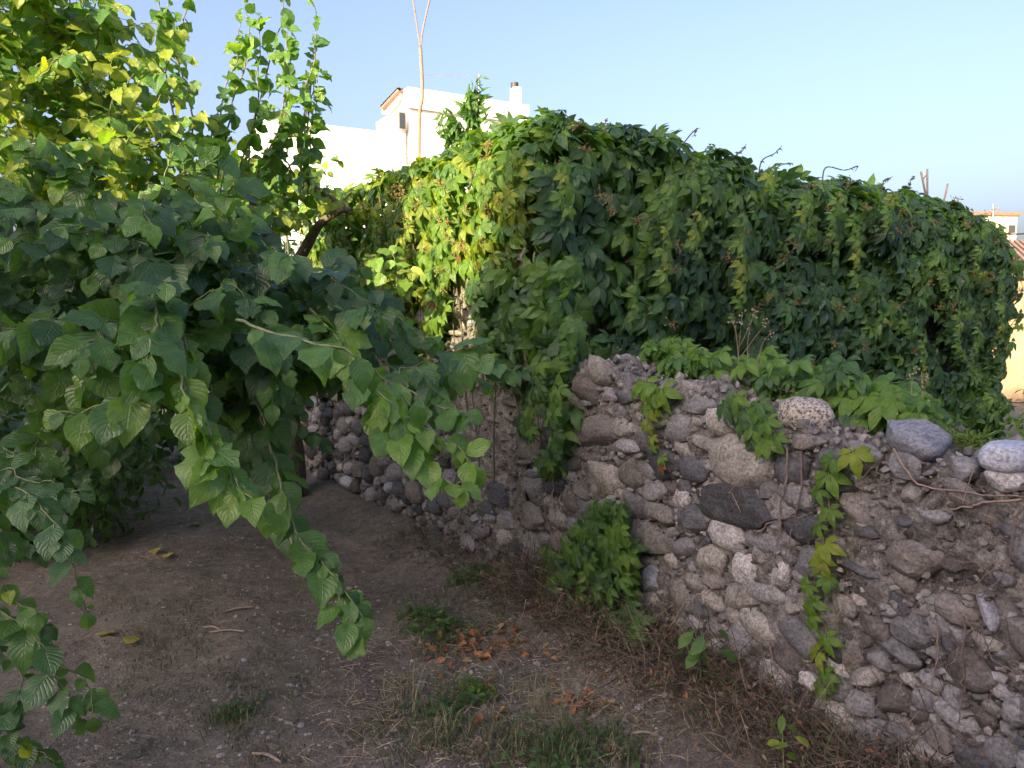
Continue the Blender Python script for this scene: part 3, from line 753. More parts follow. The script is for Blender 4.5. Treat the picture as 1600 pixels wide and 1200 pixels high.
for px, y0, y1 in ((880,250,330),(1040,270,460),(1085,330,400),(1160,330,480),(1305,300,400),(1330,330,450),(1480,420,470),(1500,480,560),(1520,500,590),(1440,520,600),(1255,300,350),(1200,260,300),(900,500,560),(1150,420,500),(1390,300,370),(985,440,500),(1530,380,430),(1560,420,520)):
    ps = [FR.hit(px+rc.uniform(-8, 8), y0+(y1-y0)*t, .38+.05*t)[2] for t in (0, .35, .7, 1)]
    strand(LC, ps, .06, .085, [3, 4, 4, 5], outR)
for px, y0, y1 in ((745,440,560),(700,300,380),(640,300,380),(800,230,330),(590,320,400),(770,520,620),(850,560,640),(835,600,700),(870,600,730),(760,250,330)):
    ps = [FL.hit(px+rc.uniform(-6, 6), y0+(y1-y0)*t, .2)[2] for t in (0, .35, .7, 1)]
    strand(LC, ps, .055, .085, [2, 3, 4] if px > 735 and y0 > 400 else [4, 5, 4], outL)  # painted likewise: darker tones at the shaded corner, yellower where sunlit
# sprigs standing up from the top edge
for k in range(60):
    onR = k < 46; u = rc.uniform(.0, 5.0) if onR else rc.uniform(.1, 3.6); f_ = FR if onR else FL
    base = f_.pt(u, (2.28 if onR else 2.44)-(endR(u) if onR else 0), rc.uniform(-.25, .1)); h = rc.uniform(.06, .2)
    tip = base+np.array([rc.normal()*.05, rc.normal()*.05, h])
    Q = spline([base, (base+tip)/2+rc.normal(size=3)*.015, tip], 6); stems.tube(Q, .003, 3, (.12, .11, .05))
    for t in np.linspace(.2, 1, 4):
        p = base+(tip-base)*t; a = rc.uniform(0, 6.28)
        LC.add(p, np.array([math.cos(a), math.sin(a), -.3+t*.5]), np.array([0, -.3, 1.]), rc.uniform(.045, .08), rc.choice([1, 2, 3, 4]))
# the tall leafy sprig at the corner (870,175)
for (px, pyb, pyt, Yy) in ((878, 215, 172, 4.1), (700, 245, 240, 5.), (1110, 250, 225, 5.4)):
    b0 = at(px-6, pyb, Yy); t0 = at(px, pyt, Yy); stems.tube(spline([b0, t0], 4), .003, 3, (.1, .1, .05))
    for t in np.linspace(.2, 1, 7):
        a = rc.uniform(0, 6.28); LC.add(b0+(t0-b0)*t, np.array([math.cos(a), math.sin(a), -.2]), np.array([0, -.3, 1.]), .05, rc.choice([1, 2]))
# bare curly shoots on the skyline
for path in ([(1055,245),(1075,215),(1090,200),(1084,212)], [(1190,252),(1210,240),(1222,228)], [(1150,245),(1160,235),(1166,225)], [(1290,262),(1320,266),(1340,259),(1336,268)], [(1215,262),(1235,255)], [(1380,285),(1395,276)], [(1420,290),(1428,275)]):
    Yy = 4.2+.577*(path[0][0]-850)/120*.8; Yy = min(Yy, 7.4)
    Q = spline([at(path[0][0]-6, path[0][1]+34, Yy)]+[at(a, b, Yy) for a, b in path], 20); stems.tube(Q, np.linspace(.006, .002, len(Q)), 4, (.10, .07, .05))
    for q in Q[::2]:
        if rc.random() < .6: LC.add(q, rc.normal(size=3), np.array([0, 0, 1.]), .025, 2)
# brown stems clinging to the walls
for k in range(46):
    if k < 22: f_ = FL; u = rc.uniform(.02, 1.0) if k < 7 else rc.uniform(.9, 3.6); z0 = rc.uniform(.3, 1.2) if k < 7 else 1.3; of = .07
    else: f_ = FR; u = rc.uniform(0, 4.6); z0 = .5; of = .04
    pts = []; uu_ = u
    for z in np.linspace(z0, 2.4, 7): uu_ += rc.normal()*.05; pts.append(f_.pt(max(.01, uu_), z, of+rc.uniform(0, .02)))
    stems.tube(spline(pts, 18), rc.uniform(.003, .009), 4, (.13*rc.uniform(.6, 1.3), .095, .07))
# flower and berry clusters
berry = MB()
def cluster(p, r=.035, n=12, cols=((.26, .15, .07), (.20, .19, .06), (.30, .21, .10))):
    for _ in range(n):
        d = rc.normal(size=3)*r*.6; berry.tube(np.array([p, p+d]), .0012, 3, (.25, .15, .07), False); berry.add(p+d+V1*.0048, F1, cols[rc.integers(3)])
for _ in range(60):
    u = rc.uniform(0, 5.4); s = rc.uniform(1.2, 2.6); p, nn = curtain(FR, u, s, .36, .5, endR(u)); cluster(p+rc.normal(size=3)*.02)
for _ in range(70):
    u = rc.uniform(0, 3.6); s = rc.uniform(1.7, 2.6); p, nn = curtain(FL, u, s, .22, .5)
    if maskL(p, u, s): cluster(p)
for _ in range(250):
    px, py = rc.uniform(722, 905), rc.uniform(400, 745)
    if not inpoly(np.array([px]), np.array([py]), [(736,400),(905,400),(900,600),(890,735),(858,742),(838,700),(812,650),(790,580),(762,540),(742,490)])[0]: continue
    if vnoise(np.array([[px/45., py/55., 3.3]]))[0] < -.25: continue
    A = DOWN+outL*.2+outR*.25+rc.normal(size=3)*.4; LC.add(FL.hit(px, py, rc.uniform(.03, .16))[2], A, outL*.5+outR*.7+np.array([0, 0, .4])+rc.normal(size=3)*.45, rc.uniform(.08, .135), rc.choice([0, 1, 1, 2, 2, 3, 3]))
for path in ([(800,480),(835,620),(850,730)], [(860,500),(875,620),(880,720)], [(760,440),(790,560),(812,650)]):
    Q = spline([FL.hit(a, b, .08)[2] for a, b in path], 16); stems.tube(Q, .005, 4, (.14, .10, .07))
wobj('berry_cluster', berry.mesh('berry_cluster', M_TONE, True), creeper, kind='stuff')
wobj('stems', stems.mesh('stems', M_STEM, True), creeper, kind='stuff')
LC.build(creeper, T_CRP, TONES_CRP, M_CREEP, 300, seed=3)

# ------------------------------------------------------------------ creepers on the low wall
def plant(name, label, cat, base, L, tmpl, tones, mat, nparts, mb, seed=0):
    t = thing(name, label, cat, tuple(base)); wobj('stems', mb.mesh('stems', M_STEM, True), t, kind='stuff'); L.build(t, tmpl, tones, mat, nparts, seed=seed); return t
# along the wall top
stems = MB(); L1 = Leaves()
for _ in range(560):
    px = rc.uniform(985, 1450)
    if vnoise(np.array([[px/38., rc.random()*2, 1.]]))[0] < -.12: continue
    pyt = np.interp(px, [985, 1060, 1180, 1300, 1450], [585, 578, 588, 612, 662]); off = rc.uniform(.2, .5)
    py = pyt+rc.uniform(-12, 34)
    u, z, p = FW.hit(px, py, -off)
    z = max(z, wtop(u)+.01); p = FW.pt(u, z+.02+.09*rc.random()**2, -off)
    tone = rc.choice([2, 3, 4, 4]) if px < 1120 or px > 1330 else rc.choice([1, 2, 3, 3, 4])
    L1.add(p, DOWN*.5+outW*rc.uniform(.4, 1.)+np.array([*(DW*rc.normal()*.7), 0]), np.array([0, 0, .9])+outW*.6+rc.normal(size=3)*.25, rc.uniform(.045, .10), tone)
for path in ([(980,600),(1100,585),(1250,615),(1400,650),(1440,670)], [(1040,590),(1130,620),(1200,655)], [(1220,650),(1300,640),(1380,660)]):
    Q = spline([FW.hit(a, b, -.25)[2] for a, b in path], 20); stems.tube(Q, .005, 4, (.15, .11, .07))
for path, sz, tn in (([(1040,600),(1030,620),(1025,645)], .10, [4, 4, 5]), ([(1150,610),(1170,650),(1195,680),(1215,698)], .10, [2, 3, 4]), ([(1130,620),(1160,645),(1185,668)], .09, [1, 2]), ([(1010,590),(1015,620),(1018,640)], .09, [4, 5]), ([(1185,620),(1205,660),(1220,690)], .09, [2, 3])):
    strand(L1, [FW.hit(a, b, .05)[2] for a, b in path], .035, sz, tn, outW)
plant('creeper_on_wall_top', 'pale green creeper sprawling along the top of the low rubble wall', 'climbing plant', FW.pt(1.0, 1.0, -.3), L1, T_CRP, TONES_CRP, M_CREEP, 260, stems, 5)
# yellowing strand
stems = MB(); L1 = Leaves()
strand(L1, [FW.hit(a, b, .05)[2] for a, b in ((1025,640),(1020,675),(1030,700),(1048,738))], .05, .06, [5, 5, 4, 6], outW)
plant('creeper_strand', 'yellowing creeper strand hanging over the dark stones near the wall corner', 'climbing plant', FW.pt(.5, .9), L1, T_CRP, TONES_CRP, M_CREEP, 60, stems)
stems = MB(); L1 = Leaves()
Qp = [(1345,700),(1305,722),(1290,755),(1300,800),(1290,850),(1300,890),(1272,925),(1288,985),(1294,1050),(1298,1090)]
strand(L1, [FW.hit(a+rc.normal()*4, b, .05)[2] for a, b in Qp], .062, .085, [4, 4, 5, 3], outW)
plant('creeper_strand', 'long bright yellow-green creeper strand trailing down the stone wall face', 'climbing plant', FW.pt(1.5, .9), L1, T_CRP, TONES_CRP, M_CREEP, 60, stems)
stems = MB(); L1 = Leaves()
for _ in range(380):
    px, py = rc.uniform(838, 995), rc.uniform(785, 1000)
    if not inpoly(np.array([px]), np.array([py]), [(835,880),(880,840),(930,785),(975,790),(985,860),(995,990),(960,990),(920,930),(880,945),(850,950)])[0]: continue
    L1.add(FW.hit(px, py, rc.uniform(.02, .20))[2], DOWN+outW*rc.uniform(0, .5)+np.array([*(DW*rc.normal()*.6), 0]), outW+np.array([0, 0, .4])+rc.normal(size=3)*.3, rc.uniform(.06, .09), rc.choice([1, 2, 3, 3, 3, 4]))
for path in ([(940,1000),(930,900),(950,800)], [(900,980),(870,900)], [(960,990),(985,920),(970,840)]):
    stems.tube(spline([FW.hit(a, b, .03)[2] for a, b in path], 14), .004, 4, (.2, .15, .09))
plant('creeper_clump', 'bushy dark green creeper clump growing up the foot of the stone wall', 'climbing plant', FW.pt(.4, .0, .05), L1, T_CRP, TONES_CRP, M_CREEP, 200, stems, 8)
stems = MB(); L1 = Leaves()
for (px, py) in ((1080,1000),(1100,990),(1118,985),(1095,1015),(1110,1005),(1085,985),(1070,1018),(1120,1015)):
    p = FW.hit(px, py, .22)[2]; a = rc.uniform(0, 6.28); L1.add(p, np.array([math.cos(a), math.sin(a)*.5, -.4]), np.array([0, -.5, 1.]), .085, rc.choice([2, 3]))
stems.tube(spline([FW.hit(1095, 1060, .2)[2], FW.hit(1095, 1000, .22)[2]], 5), .004, 4, (.1, .14, .05))
plant('broadleaf_weed', 'small broad-leaved green weed growing at the foot of the low wall', 'weed', FW.hit(1095, 1060, .2)[2], L1, T_OVATE, TONES_CRP, M_CREEP, 20, stems)
stems = MB(); L1 = Leaves()
for (px, py) in ((1222,1115),(1215,1130),(1228,1135),(1222,1160),(1212,1170),(1235,1165),(1225,1180),(1240,1150)):
    p = FW.hit(px, py, .3)[2]; a = rc.uniform(0, 6.28); L1.add(p, np.array([math.cos(a), math.sin(a)*.5, -.2]), np.array([0, -.6, 1.]), .05, rc.choice([4, 5]))
stems.tube(spline([FW.hit(1225, 1215, .3)[2], FW.hit(1222, 1120, .3)[2]], 5), .003, 4, (.15, .18, .06))
plant('yellow_green_weed', 'thin yellow-green weed among dead stalks below the trailing strand', 'weed', FW.hit(1225, 1215, .3)[2], L1, T_OVATE, TONES_CRP, M_CREEP, 20, stems)
# feathery fennel-like clump on the wall top right
mb = MB()
for _ in range(520):
    px, py = rc.uniform(1478, 1545), rc.uniform(684, 716); p = FW.hit(px, py, -.2)[2]; d = nrm(rc.normal(size=3)+np.array([0, 0, .7]))*rc.uniform(.03, .07)
    c = np.array([.10, .17, .035])*rc.uniform(.7, 1.5); mb.tube(np.array([p, p+d*.6, p+d+DOWN*.012]), [.0022, .0018, .0008], 3, tuple(c), False)
t = thing('feathery_weed', 'feathery bright green weed tuft between the two boulders on the wall top', 'weed', tuple(FW.hit(1510, 712, -.2)[2])); wobj('fronds', mb.mesh('fronds', M_STEM), t, kind='stuff')
# dead stalks standing on the wall
def stalk(name, label, paths, Yoff, r0=.002, col=(.24, .20, .13), heads=True):
    mb = MB(); b0 = FW.hit(*paths[0][0], Yoff)[2]
    for path in paths:
        Q = spline([FW.hit(a, b, Yoff)[2] for a, b in path], 12); mb.tube(Q, np.linspace(r0, r0*.4, len(Q)), 4, col)
        if heads:
            for _ in range(7):
                q = Q[-1-rc.integers(0, 4)]+rc.normal(size=3)*.008; mb.add(q+V1*.004*rc.uniform(.6, 1.4, 3), F1, tuple(np.array((.34, .29, .2))*rc.uniform(.6, 1.3)))
    t = thing(name, label, 'dead stalk', tuple(b0)); wobj('stalks', mb.mesh('stalks', M_STEM, True), t); return t
stalk('dead_flower_stalk', 'dry branching flower stalks standing above the middle of the low wall', [[(1152,600),(1155,540),(1160,488)], [(1154,560),(1150,520),(1143,500)], [(1156,560),(1185,520),(1200,505)], [(1157,540),(1175,500),(1180,485)], [(1180,590),(1190,540),(1205,520)], [(1170,590),(1168,540),(1172,510)]], -.2)
stalk('dead_flower_stalk', 'dry pale flower stalks standing behind the wedge-shaped boulder', [[(1440,668),(1441,620),(1440,580)], [(1422,650),(1425,600),(1430,575)], [(1450,668),(1452,640),(1450,625)], [(1441,620),(1447,600),(1452,585)]], -.3)
# long bent dead stem in front of the wall foot
mb = MB(); Q = spline([FW.hit(a, b, .10)[2] for a, b in ((990,960),(1002,1010),(1003,1050),(1008,1090),(1020,1136),(1032,1146))], 20)
mb.tube(Q, np.linspace(.005, .0025, len(Q)), 5, (.42, .38, .33)); mb.tube(spline([Q[-4], Q[-4]+np.array([.01, -.01, .04])], 4), .003, 4, (.42, .38, .33))
o = obj('bent_dead_stalk', mb.mesh('bent_dead_stalk', M_STEM, True), label='long pale bent dead stem hanging in front of the wall foot', category='dead stalk')
# dry tendrils clinging to the low wall
mb = MB()
for path in ([(1232,700),(1228,740),(1222,790),(1218,830),(1212,870)], [(1248,705),(1250,760),(1243,800),(1230,850),(1225,880)], [(1600,780),(1540,788),(1500,792),(1470,800)], [(1600,790),(1585,820),(1582,870),(1566,905),(1530,930)], [(1395,700),(1430,755),(1520,770),(1600,775)], [(1170,835),(1215,812),(1265,805)], [(850,655),(870,610),(905,590),(915,570)], [(845,780),(862,830),(880,880),(895,930)], [(860,740),(868,800),(876,860)], [(1200,1000),(1220,1050),(1260,1070)], [(1460,960),(1462,1020),(1455,1080)], [(1506,960),(1506,1060),(1500,1130)]):
    Q = spline([FW.hit(a+rc.normal()*2, b, .045)[2] for a, b in path], 20); Q += rc.normal(size=Q.shape)*.003
    mb.tube(Q, np.linspace(.0045, .0018, len(Q)), 4, tuple(np.array((.20, .15, .12))*rc.uniform(.7, 1.6)))
for k in range(90):
    px, py = rc.uniform(850, 1600), rc.uniform(720, 1100); Q = [FW.hit(px, py, .04)[2]]
    for _ in range(5): Q.append(Q[-1]+rc.normal(size=3)*np.array([.02, .02, .03])+DOWN*.012)
    mb.tube(np.array(Q), .0014, 3, tuple(np.array((.24, .18, .13))*rc.uniform(.5, 1.5)))
t = thing('dry_tendrils', 'leafless dry brown tendrils clinging to the face of the low wall', 'dead vine', tuple(FW.pt(1.5, .8, .05))); wobj('tendrils', mb.mesh('tendrils', M_STEM, True), t, kind='stuff')

# ------------------------------------------------------------------ mulberry tree
rm = np.random.default_rng(33)
TR = at(446, 745, 6.3); TR[2] = 0
mul = thing('mulberry_tree', 'large mulberry tree with drooping leafy branches arching over the dirt path', 'tree', (TR[0], TR[1], 0))
trunk_top = at(440, 440, 6.2)
LM = Leaves(); twg = MB()
# trunk
def bark_tube(name, pts, radii, parent, mat, sides=14, n=24, amp=.08):
    Q = spline(pts, n); rr_ = np.interp(np.linspace(0, 1, len(Q)), np.linspace(0, 1, len(radii)), radii); mb = MB(); mb.tube(Q, rr_, sides)
    V = mb.v[0]; ax = np.repeat(Q, sides, 0); d = V-ax; f = 1+amp*fbm(V*np.array([14, 14, 3]), 3, 5)*2; mb.v[0] = ax+d*f[:, None]
    o = wobj(name, mb.mesh(name, mat, True), parent); return o
bark_tube('trunk', [TR+np.array([0, 0, -.1]), TR+np.array([.01, 0, .5]), TR+np.array([-.02, 0, 1.2]), trunk_top], [.19, .135, .12, .10], mul, M_BARK)
CAMP = np.array([0, 0, CAMZ])
def twig(path, size, spacing, tones, r0=.004, gravity=.9, droopN=(0, 0, .8), nout=None, start=.15, col=(.16, .17, .08), n=None, jit=.3):
    Q = spline(path, n or 6*len(path)); wd = np.cumsum(rm.normal(size=Q.shape)*.006, axis=0); Q = Q+wd-wd[:1]; twg.tube(Q, np.linspace(r0, r0*.35, len(Q)), 4, col)
    d = np.r_[0, np.cumsum(np.linalg.norm(np.diff(Q, axis=0), axis=1))]; T = nrm(np.gradient(Q, axis=0)); k = 0; t = d[-1]*start
    while t < d[-1]:
        p = np.array([np.interp(t, d, Q[:, i]) for i in range(3)]); tt = np.array([np.interp(t, d, T[:, i]) for i in range(3)])
        side = nrm(np.cross(tt, np.array([0, 0, 1.]))+rm.normal(size=3)*.25)*(1 if k % 2 else -1)
        no0 = nrm(CAMP-p)
        A = tt*.45+side*rm.uniform(.4, 1.)+DOWN*gravity*rm.uniform(-.1, 1.4)+no0*.35; no = nout if nout is not None else nrm(CAMP-p)
        N = np.array(droopN)+no*rm.uniform(.3, 1.)+rm.normal(size=3)*jit+side*.25
        fr = t/d[-1]; L_s = size*.82*rm.choice([.5, .75, .9, 1.0, 1.15, 1.2])*rm.uniform(.9, 1.1)*(1 if fr < .75 else 1-.45*(fr-.75)/.25)
        LM.add(p, A, N, L_s, tones[rm.integers(len(tones))]); k += 1; t += spacing*rm.uniform(.7, 1.3)
    LM.add(Q[-1], T[-1]*.6+DOWN*.5, np.array([0, 0, .6])+nrm(CAMP-Q[-1]), size*.5, tones[-1])
def blob(c, rad, ntw, size, tones, out=(0, 0, 0), ln=(.3, .6), gravity=.9, upb=.25, spacing=.05, nout=None):
    c = np.array(c); rad = np.array(rad)
    for _ in range(ntw):
        d = nrm(rm.normal(size=3)); p0 = c+d*rad*rm.uniform(.1, .75); L_ = rm.uniform(*ln)
        dd = nrm(d*np.array([1, 1, .6])+np.array(out)+np.array([0, 0, upb]))
        p1 = p0+dd*L_*.5+np.array([0, 0, .02]); p2 = p0+dd*L_*.95+DOWN*L_*.28*gravity
        twig([p0, p1, p2], size, spacing, tones, .0035, gravity, nout=nout)
limbs = []
def limb(pts, r):
    bark_tube('branch', pts, r, mul, M_BRANCH, 8, 20, .05)
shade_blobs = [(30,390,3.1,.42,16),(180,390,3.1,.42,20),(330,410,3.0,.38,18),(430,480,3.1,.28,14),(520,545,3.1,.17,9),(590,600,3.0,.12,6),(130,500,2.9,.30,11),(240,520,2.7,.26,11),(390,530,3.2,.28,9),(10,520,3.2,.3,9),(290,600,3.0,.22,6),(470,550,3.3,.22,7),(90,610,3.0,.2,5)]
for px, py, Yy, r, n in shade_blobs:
    blob(at(px, py, Yy), (r, r*.8, r*.62), int(n*1.35), .125, [0, 0, 1, 1, 2, 3], (-.15, -.35, 0), ln=(.25, .55), spacing=.038)  # crown shade put into the colour: mostly the darker leaf tones
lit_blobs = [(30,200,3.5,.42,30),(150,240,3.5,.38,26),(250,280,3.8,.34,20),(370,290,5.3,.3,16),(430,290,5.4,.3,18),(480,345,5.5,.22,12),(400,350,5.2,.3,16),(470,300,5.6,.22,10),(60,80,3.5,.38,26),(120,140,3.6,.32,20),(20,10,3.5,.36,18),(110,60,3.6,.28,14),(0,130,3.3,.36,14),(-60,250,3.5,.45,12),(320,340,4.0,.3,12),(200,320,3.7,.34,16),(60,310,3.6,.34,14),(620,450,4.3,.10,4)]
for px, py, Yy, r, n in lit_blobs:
    blob(at(px, py, Yy), (r, r*.7, r*.6), n, .10, [2, 3, 4, 4, 5, 5] if px < 500 else [4, 4, 5], (0, -.1, .2), ln=(.2, .42), upb=.45, gravity=.7, spacing=.04)  # sunlight painted into the lit crown as yellower leaf tones
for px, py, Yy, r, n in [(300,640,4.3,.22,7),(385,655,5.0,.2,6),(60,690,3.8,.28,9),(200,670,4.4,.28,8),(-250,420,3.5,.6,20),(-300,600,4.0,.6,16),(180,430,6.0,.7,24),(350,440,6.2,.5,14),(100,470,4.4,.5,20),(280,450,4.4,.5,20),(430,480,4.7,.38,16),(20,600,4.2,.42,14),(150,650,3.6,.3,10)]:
    blob(at(px, py, Yy), (r, r, r*.6), n, .125, [0, 0, 1], (0, 0, 0))  # extra dark-toned crown, partly out of view, added to darken the path
# upright sunlit shoots
def shoot(path, Yy, size=.105, sp=.034, tones=(2, 3, 3, 4), r0=.006, start=.1):
    twig([at(a, b, Yy) for a, b in path], size, sp, list(tones), r0, .75, (0, 0, .6), start=start, col=(.22, .18, .12), n=24, jit=.45)
for path, Yy in (([(292,260),(262,150),(255,60),(268,-50)], 4.2), ([(275,230),(285,100),(300,0),(318,-60)], 4.3), ([(250,240),(246,120),(252,20),(248,-40)], 4.25), ([(380,300),(408,160),(432,40),(445,-60)], 4.5), ([(390,300),(440,180),(485,110),(497,10)], 4.4),
                 ([(340,280),(362,160),(385,60),(380,5)], 4.4), ([(370,290),(390,200),(405,110),(400,20)], 4.45), ([(420,290),(455,200),(470,120),(468,60)], 4.5), ([(330,270),(330,200),(345,140)], 4.4), ([(480,300),(482,230),(484,150),(488,100)], 4.6), ([(470,300),(474,220),(480,140)], 4.65), ([(455,290),(450,220),(440,170)], 4.5),
                 ([(400,310),(430,220),(448,120),(452,30)], 4.4), ([(355,290),(350,190),(372,100),(378,40)], 4.4), ([(300,260),(300,160),(280,90),(275,20)], 4.2), ([(410,310),(470,230),(492,170),(490,60)], 4.5), ([(230,250),(225,190),(235,150)], 4.2), ([(150,200),(120,100),(115,30)], 3.8),
                 ([(130,160),(150,60),(140,-40)], 4.3), ([(150,180),(160,90),(155,10)], 4.35), ([(50,120),(90,20),(100,-50)], 4.2), ([(20,120),(10,20),(20,-50)], 4.2), ([(90,130),(120,50),(125,-30)], 4.25), ([(180,240),(190,190),(205,150)], 4.2)):
    shoot(path, Yy)
# drooping foreground sprays
def spray(path, size, sp, tones, r0=.006, g=1.0):
    twig([at(*p) for p in path], size, sp, tones, r0, g, (0, 0, .75), start=.12, col=(.20, .22, .11), n=26, jit=.35)
BR = [3, 4, 4, 4]
spray([(470,470,3.0),(540,560,2.7),(620,640,2.6),(690,690,2.55),(755,735,2.5)], .135, .028, BR)
spray([(500,520,2.9),(590,590,2.7),(680,640,2.65),(740,660,2.6)], .13, .045, [2, 3, 3])
spray([(520,560,2.8),(590,620,2.7),(640,680,2.6),(690,730,2.55),(720,740,2.5)], .13, .032, BR)
spray([(600,560,3.0),(660,600,2.9),(700,640,2.85)], .12, .05, [2, 3])
spray([(370,500,2.5),(440,535,2.35),(520,565,2.3),(580,600,2.35),(640,640,2.4)], .15, .06, [2, 3, 3])
spray([(235,440,2.6),(236,500,2.4),(215,570,2.3),(150,600,2.25),(75,625,2.2)], .135, .026, [2, 3, 3, 4])
spray([(240,450,2.6),(242,530,2.35),(220,600,2.3),(200,650,2.3)], .13, .04, [2, 3, 3])
spray([(160,540,2.4),(130,620,2.3),(120,670,2.3)], .13, .04, [3, 4])
spray([(280,500,2.6),(290,580,2.4),(300,630,2.3),(340,700,2.25),(385,770,2.2),(410,800,2.2)], .135, .028, BR)
spray([(300,640,2.35),(330,700,2.25),(350,760,2.2),(365,800,2.2)], .125, .028, BR)
spray([(310,560,2.7),(300,640,2.6),(310,700,2.55)], .125, .045, [2, 3, 4])
spray([(395,620,2.9),(420,700,2.75),(440,780,2.6),(460,850,2.5),(505,910,2.4),(545,985,2.3)], .125, .036, [1, 1, 2, 3])
spray([(455,840,2.5),(500,900,2.4),(530,950,2.35),(555,990,2.3)], .125, .04, [3, 4, 3])
spray([(410,640,2.9),(430,720,2.8),(450,790,2.7)], .12, .045, [1, 1, 2])
spray([(60,500,2.7),(40,580,2.6),(60,650,2.6)], .13, .05, [1, 1, 2])
spray([(100,560,2.6),(150,640,2.55),(170,700,2.5)], .12, .05, [0, 1, 1])
# limbs joining trunk and crown
tt = trunk_top
limb([tt, tt+np.array([-.1, -.7, .25]), at(430, 400, 4.6), at(450, 450, 3.6), at(490, 500, 3.0)], [.085, .06, .045, .03, .012])
limb([tt, tt+np.array([-.3, -.6, .35]), at(300, 350, 4.8), at(250, 400, 3.6), at(238, 470, 2.7)], [.08, .06, .045, .03, .01])
limb([at(300, 350, 4.8), at(200, 330, 4.2), at(80, 340, 3.6), at(20, 440, 3.1)], [.045, .035, .025, .012])
limb([at(430, 400, 4.6), at(400, 330, 4.5), at(390, 300, 4.4)], [.045, .03, .02])
limb([at(300, 350, 4.8), at(230, 280, 4.5), at(120, 200, 4.3), at(60, 110, 4.25)], [.05, .035, .025, .012])
limb([at(300, 350, 4.8), at(290, 290, 4.4), at(282, 255, 4.3)], [.04, .025, .014])
limb([tt, at(470, 400, 5.8), at(500, 350, 5.5), at(540, 325, 5.4)], [.06, .045, .03, .02])
limb([at(430, 400, 4.6), at(410, 520, 3.6), at(395, 620, 2.95)], [.035, .02, .01])
limb([at(545, 330, 5.6), at(500, 300, 5.5), at(468, 276, 5.45)], [.03, .028, .022])
wobj('twigs', twg.mesh('twigs', M_STEM, True), mul, kind='stuff')
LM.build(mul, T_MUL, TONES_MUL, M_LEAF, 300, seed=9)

# lower-left shrub
LM = Leaves(); twg = MB()
sb = np.array([-1.75, 2.35, gz(-1.75, 2.35)])
for path, sz, tn in (([(-80,760,2.4),(20,760,2.2),(90,810,2.1),(130,880,2.05),(150,950,2.05)], .10, [1, 1, 2]), ([(-60,720,2.6),(30,740,2.4),(110,760,2.3)], .10, [0, 1, 1]), ([(-80,850,2.4),(-10,880,2.2),(40,930,2.15),(60,960,2.1)], .10, [2, 5, 3]),
                     ([(-60,900,2.4),(30,980,2.2),(70,1040,2.15),(110,1120,2.1)], .105, [1, 2, 1]), ([(-60,1000,2.3),(20,1040,2.2),(40,1100,2.15)], .10, [0, 1]), ([(-70,800,2.3),(0,840,2.2),(20,900,2.2)], .09, [1, 0, 2]), ([(-60,1080,2.2),(0,1110,2.1),(30,1170,2.1)], .09, [0, 1, 5]),
                     ([(60,1000,2.2),(110,1060,2.15),(130,1110,2.1)], .10, [2, 3]), ([(-80,700,2.8),(0,700,2.7),(60,720,2.6)], .1, [0, 0, 1]), ([(-60,740,2.9),(40,780,2.8),(100,810,2.7)], .1, [0, 0, 1]), ([(-80,960,2.5),(0,990,2.4),(60,1010,2.35)], .1, [0, 1]), ([(-80,1130,2.3),(0,1160,2.25),(80,1190,2.2)], .09, [0, 0, 1]), ([(-40,820,2.7),(40,860,2.6),(90,880,2.55)], .09, [0, 0])):
    twig([at(*p) for p in path], sz, .036, tn, .004, .8, n=20, start=.05)
for k in range(7):
    e = at(rm.uniform(-80, 20), rm.uniform(760, 1100), 2.4); twg.tube(spline([sb+rm.normal(size=3)*np.array([.05, .05, 0]), (sb+e)/2+np.array([-.1, 0, .1]), e], 10), np.linspace(.014, .005, 10)[:10] if False else .008, 5, (.14, .11, .08))
shr = thing('leafy_shrub', 'low leafy shrub with drooping stems beside the path in the bottom corner', 'shrub', tuple(sb))
wobj('stems', twg.mesh('stems', M_STEM, True), shr, kind='stuff'); LM.build(shr, T_MUL, TONES_MUL, M_LEAF, 150, seed=4)

# dark bushes beyond the tree at the end of the path
def bush(label, c, rad, n, size, tones, tmpl=T_OVATE, name='bush', cat='bush', trunk=True, mat=M_FAR, group=None, hang=.3):
    L = Leaves(); c = np.array(c, float); rad = np.array(rad); r = np.random.default_rng(int(abs(c[0])*100+c[1]*10))
    D = nrm(r.normal(size=(n, 3))); rr_ = r.uniform(.35, 1, n)**.6; nz = fbm(D*2.2+c, 3, 4)
    P = c+D*rad*(rr_*(1+.35*nz))[:, None]
    for k in range(n):
        if P[k][2] < .03: continue
        L.add(P[k], D[k]*.5+DOWN*hang+r.normal(size=3)*.6, D[k]+np.array([0, 0, .5])+r.normal(size=3)*.4, size*r.uniform(.7, 1.2), tones[r.integers(len(tones))])
    t = thing(name, label, cat, (c[0], c[1], 0), group); mb = MB()
    for k in range(6):
        e = c+nrm(r.normal(size=3))*rad*.6; mb.tube(spline([np.array([c[0]+r.normal()*.05, c[1], -.05]), np.array([c[0], c[1], c[2]*.5])+r.normal(size=3)*.1, e], 8), np.linspace(.05, .012, 9) if False else .03, 5, (.10, .085, .07))
    wobj('stem', mb.mesh('stem', M_STEM, True), t); L.build(t, tmpl, tones_all, mat, 0, seed=2); return t
tones_all = TONES_MUL
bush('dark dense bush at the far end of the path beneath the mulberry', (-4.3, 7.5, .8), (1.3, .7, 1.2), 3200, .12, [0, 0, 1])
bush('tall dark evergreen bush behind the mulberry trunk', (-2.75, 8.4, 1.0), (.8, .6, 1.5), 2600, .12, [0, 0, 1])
bush('wide shaded bush at the left edge behind the low shrub', (-4.2, 5.9, .8), (1.0, 1.0, 1.2), 3000, .12, [0, 0, 1])
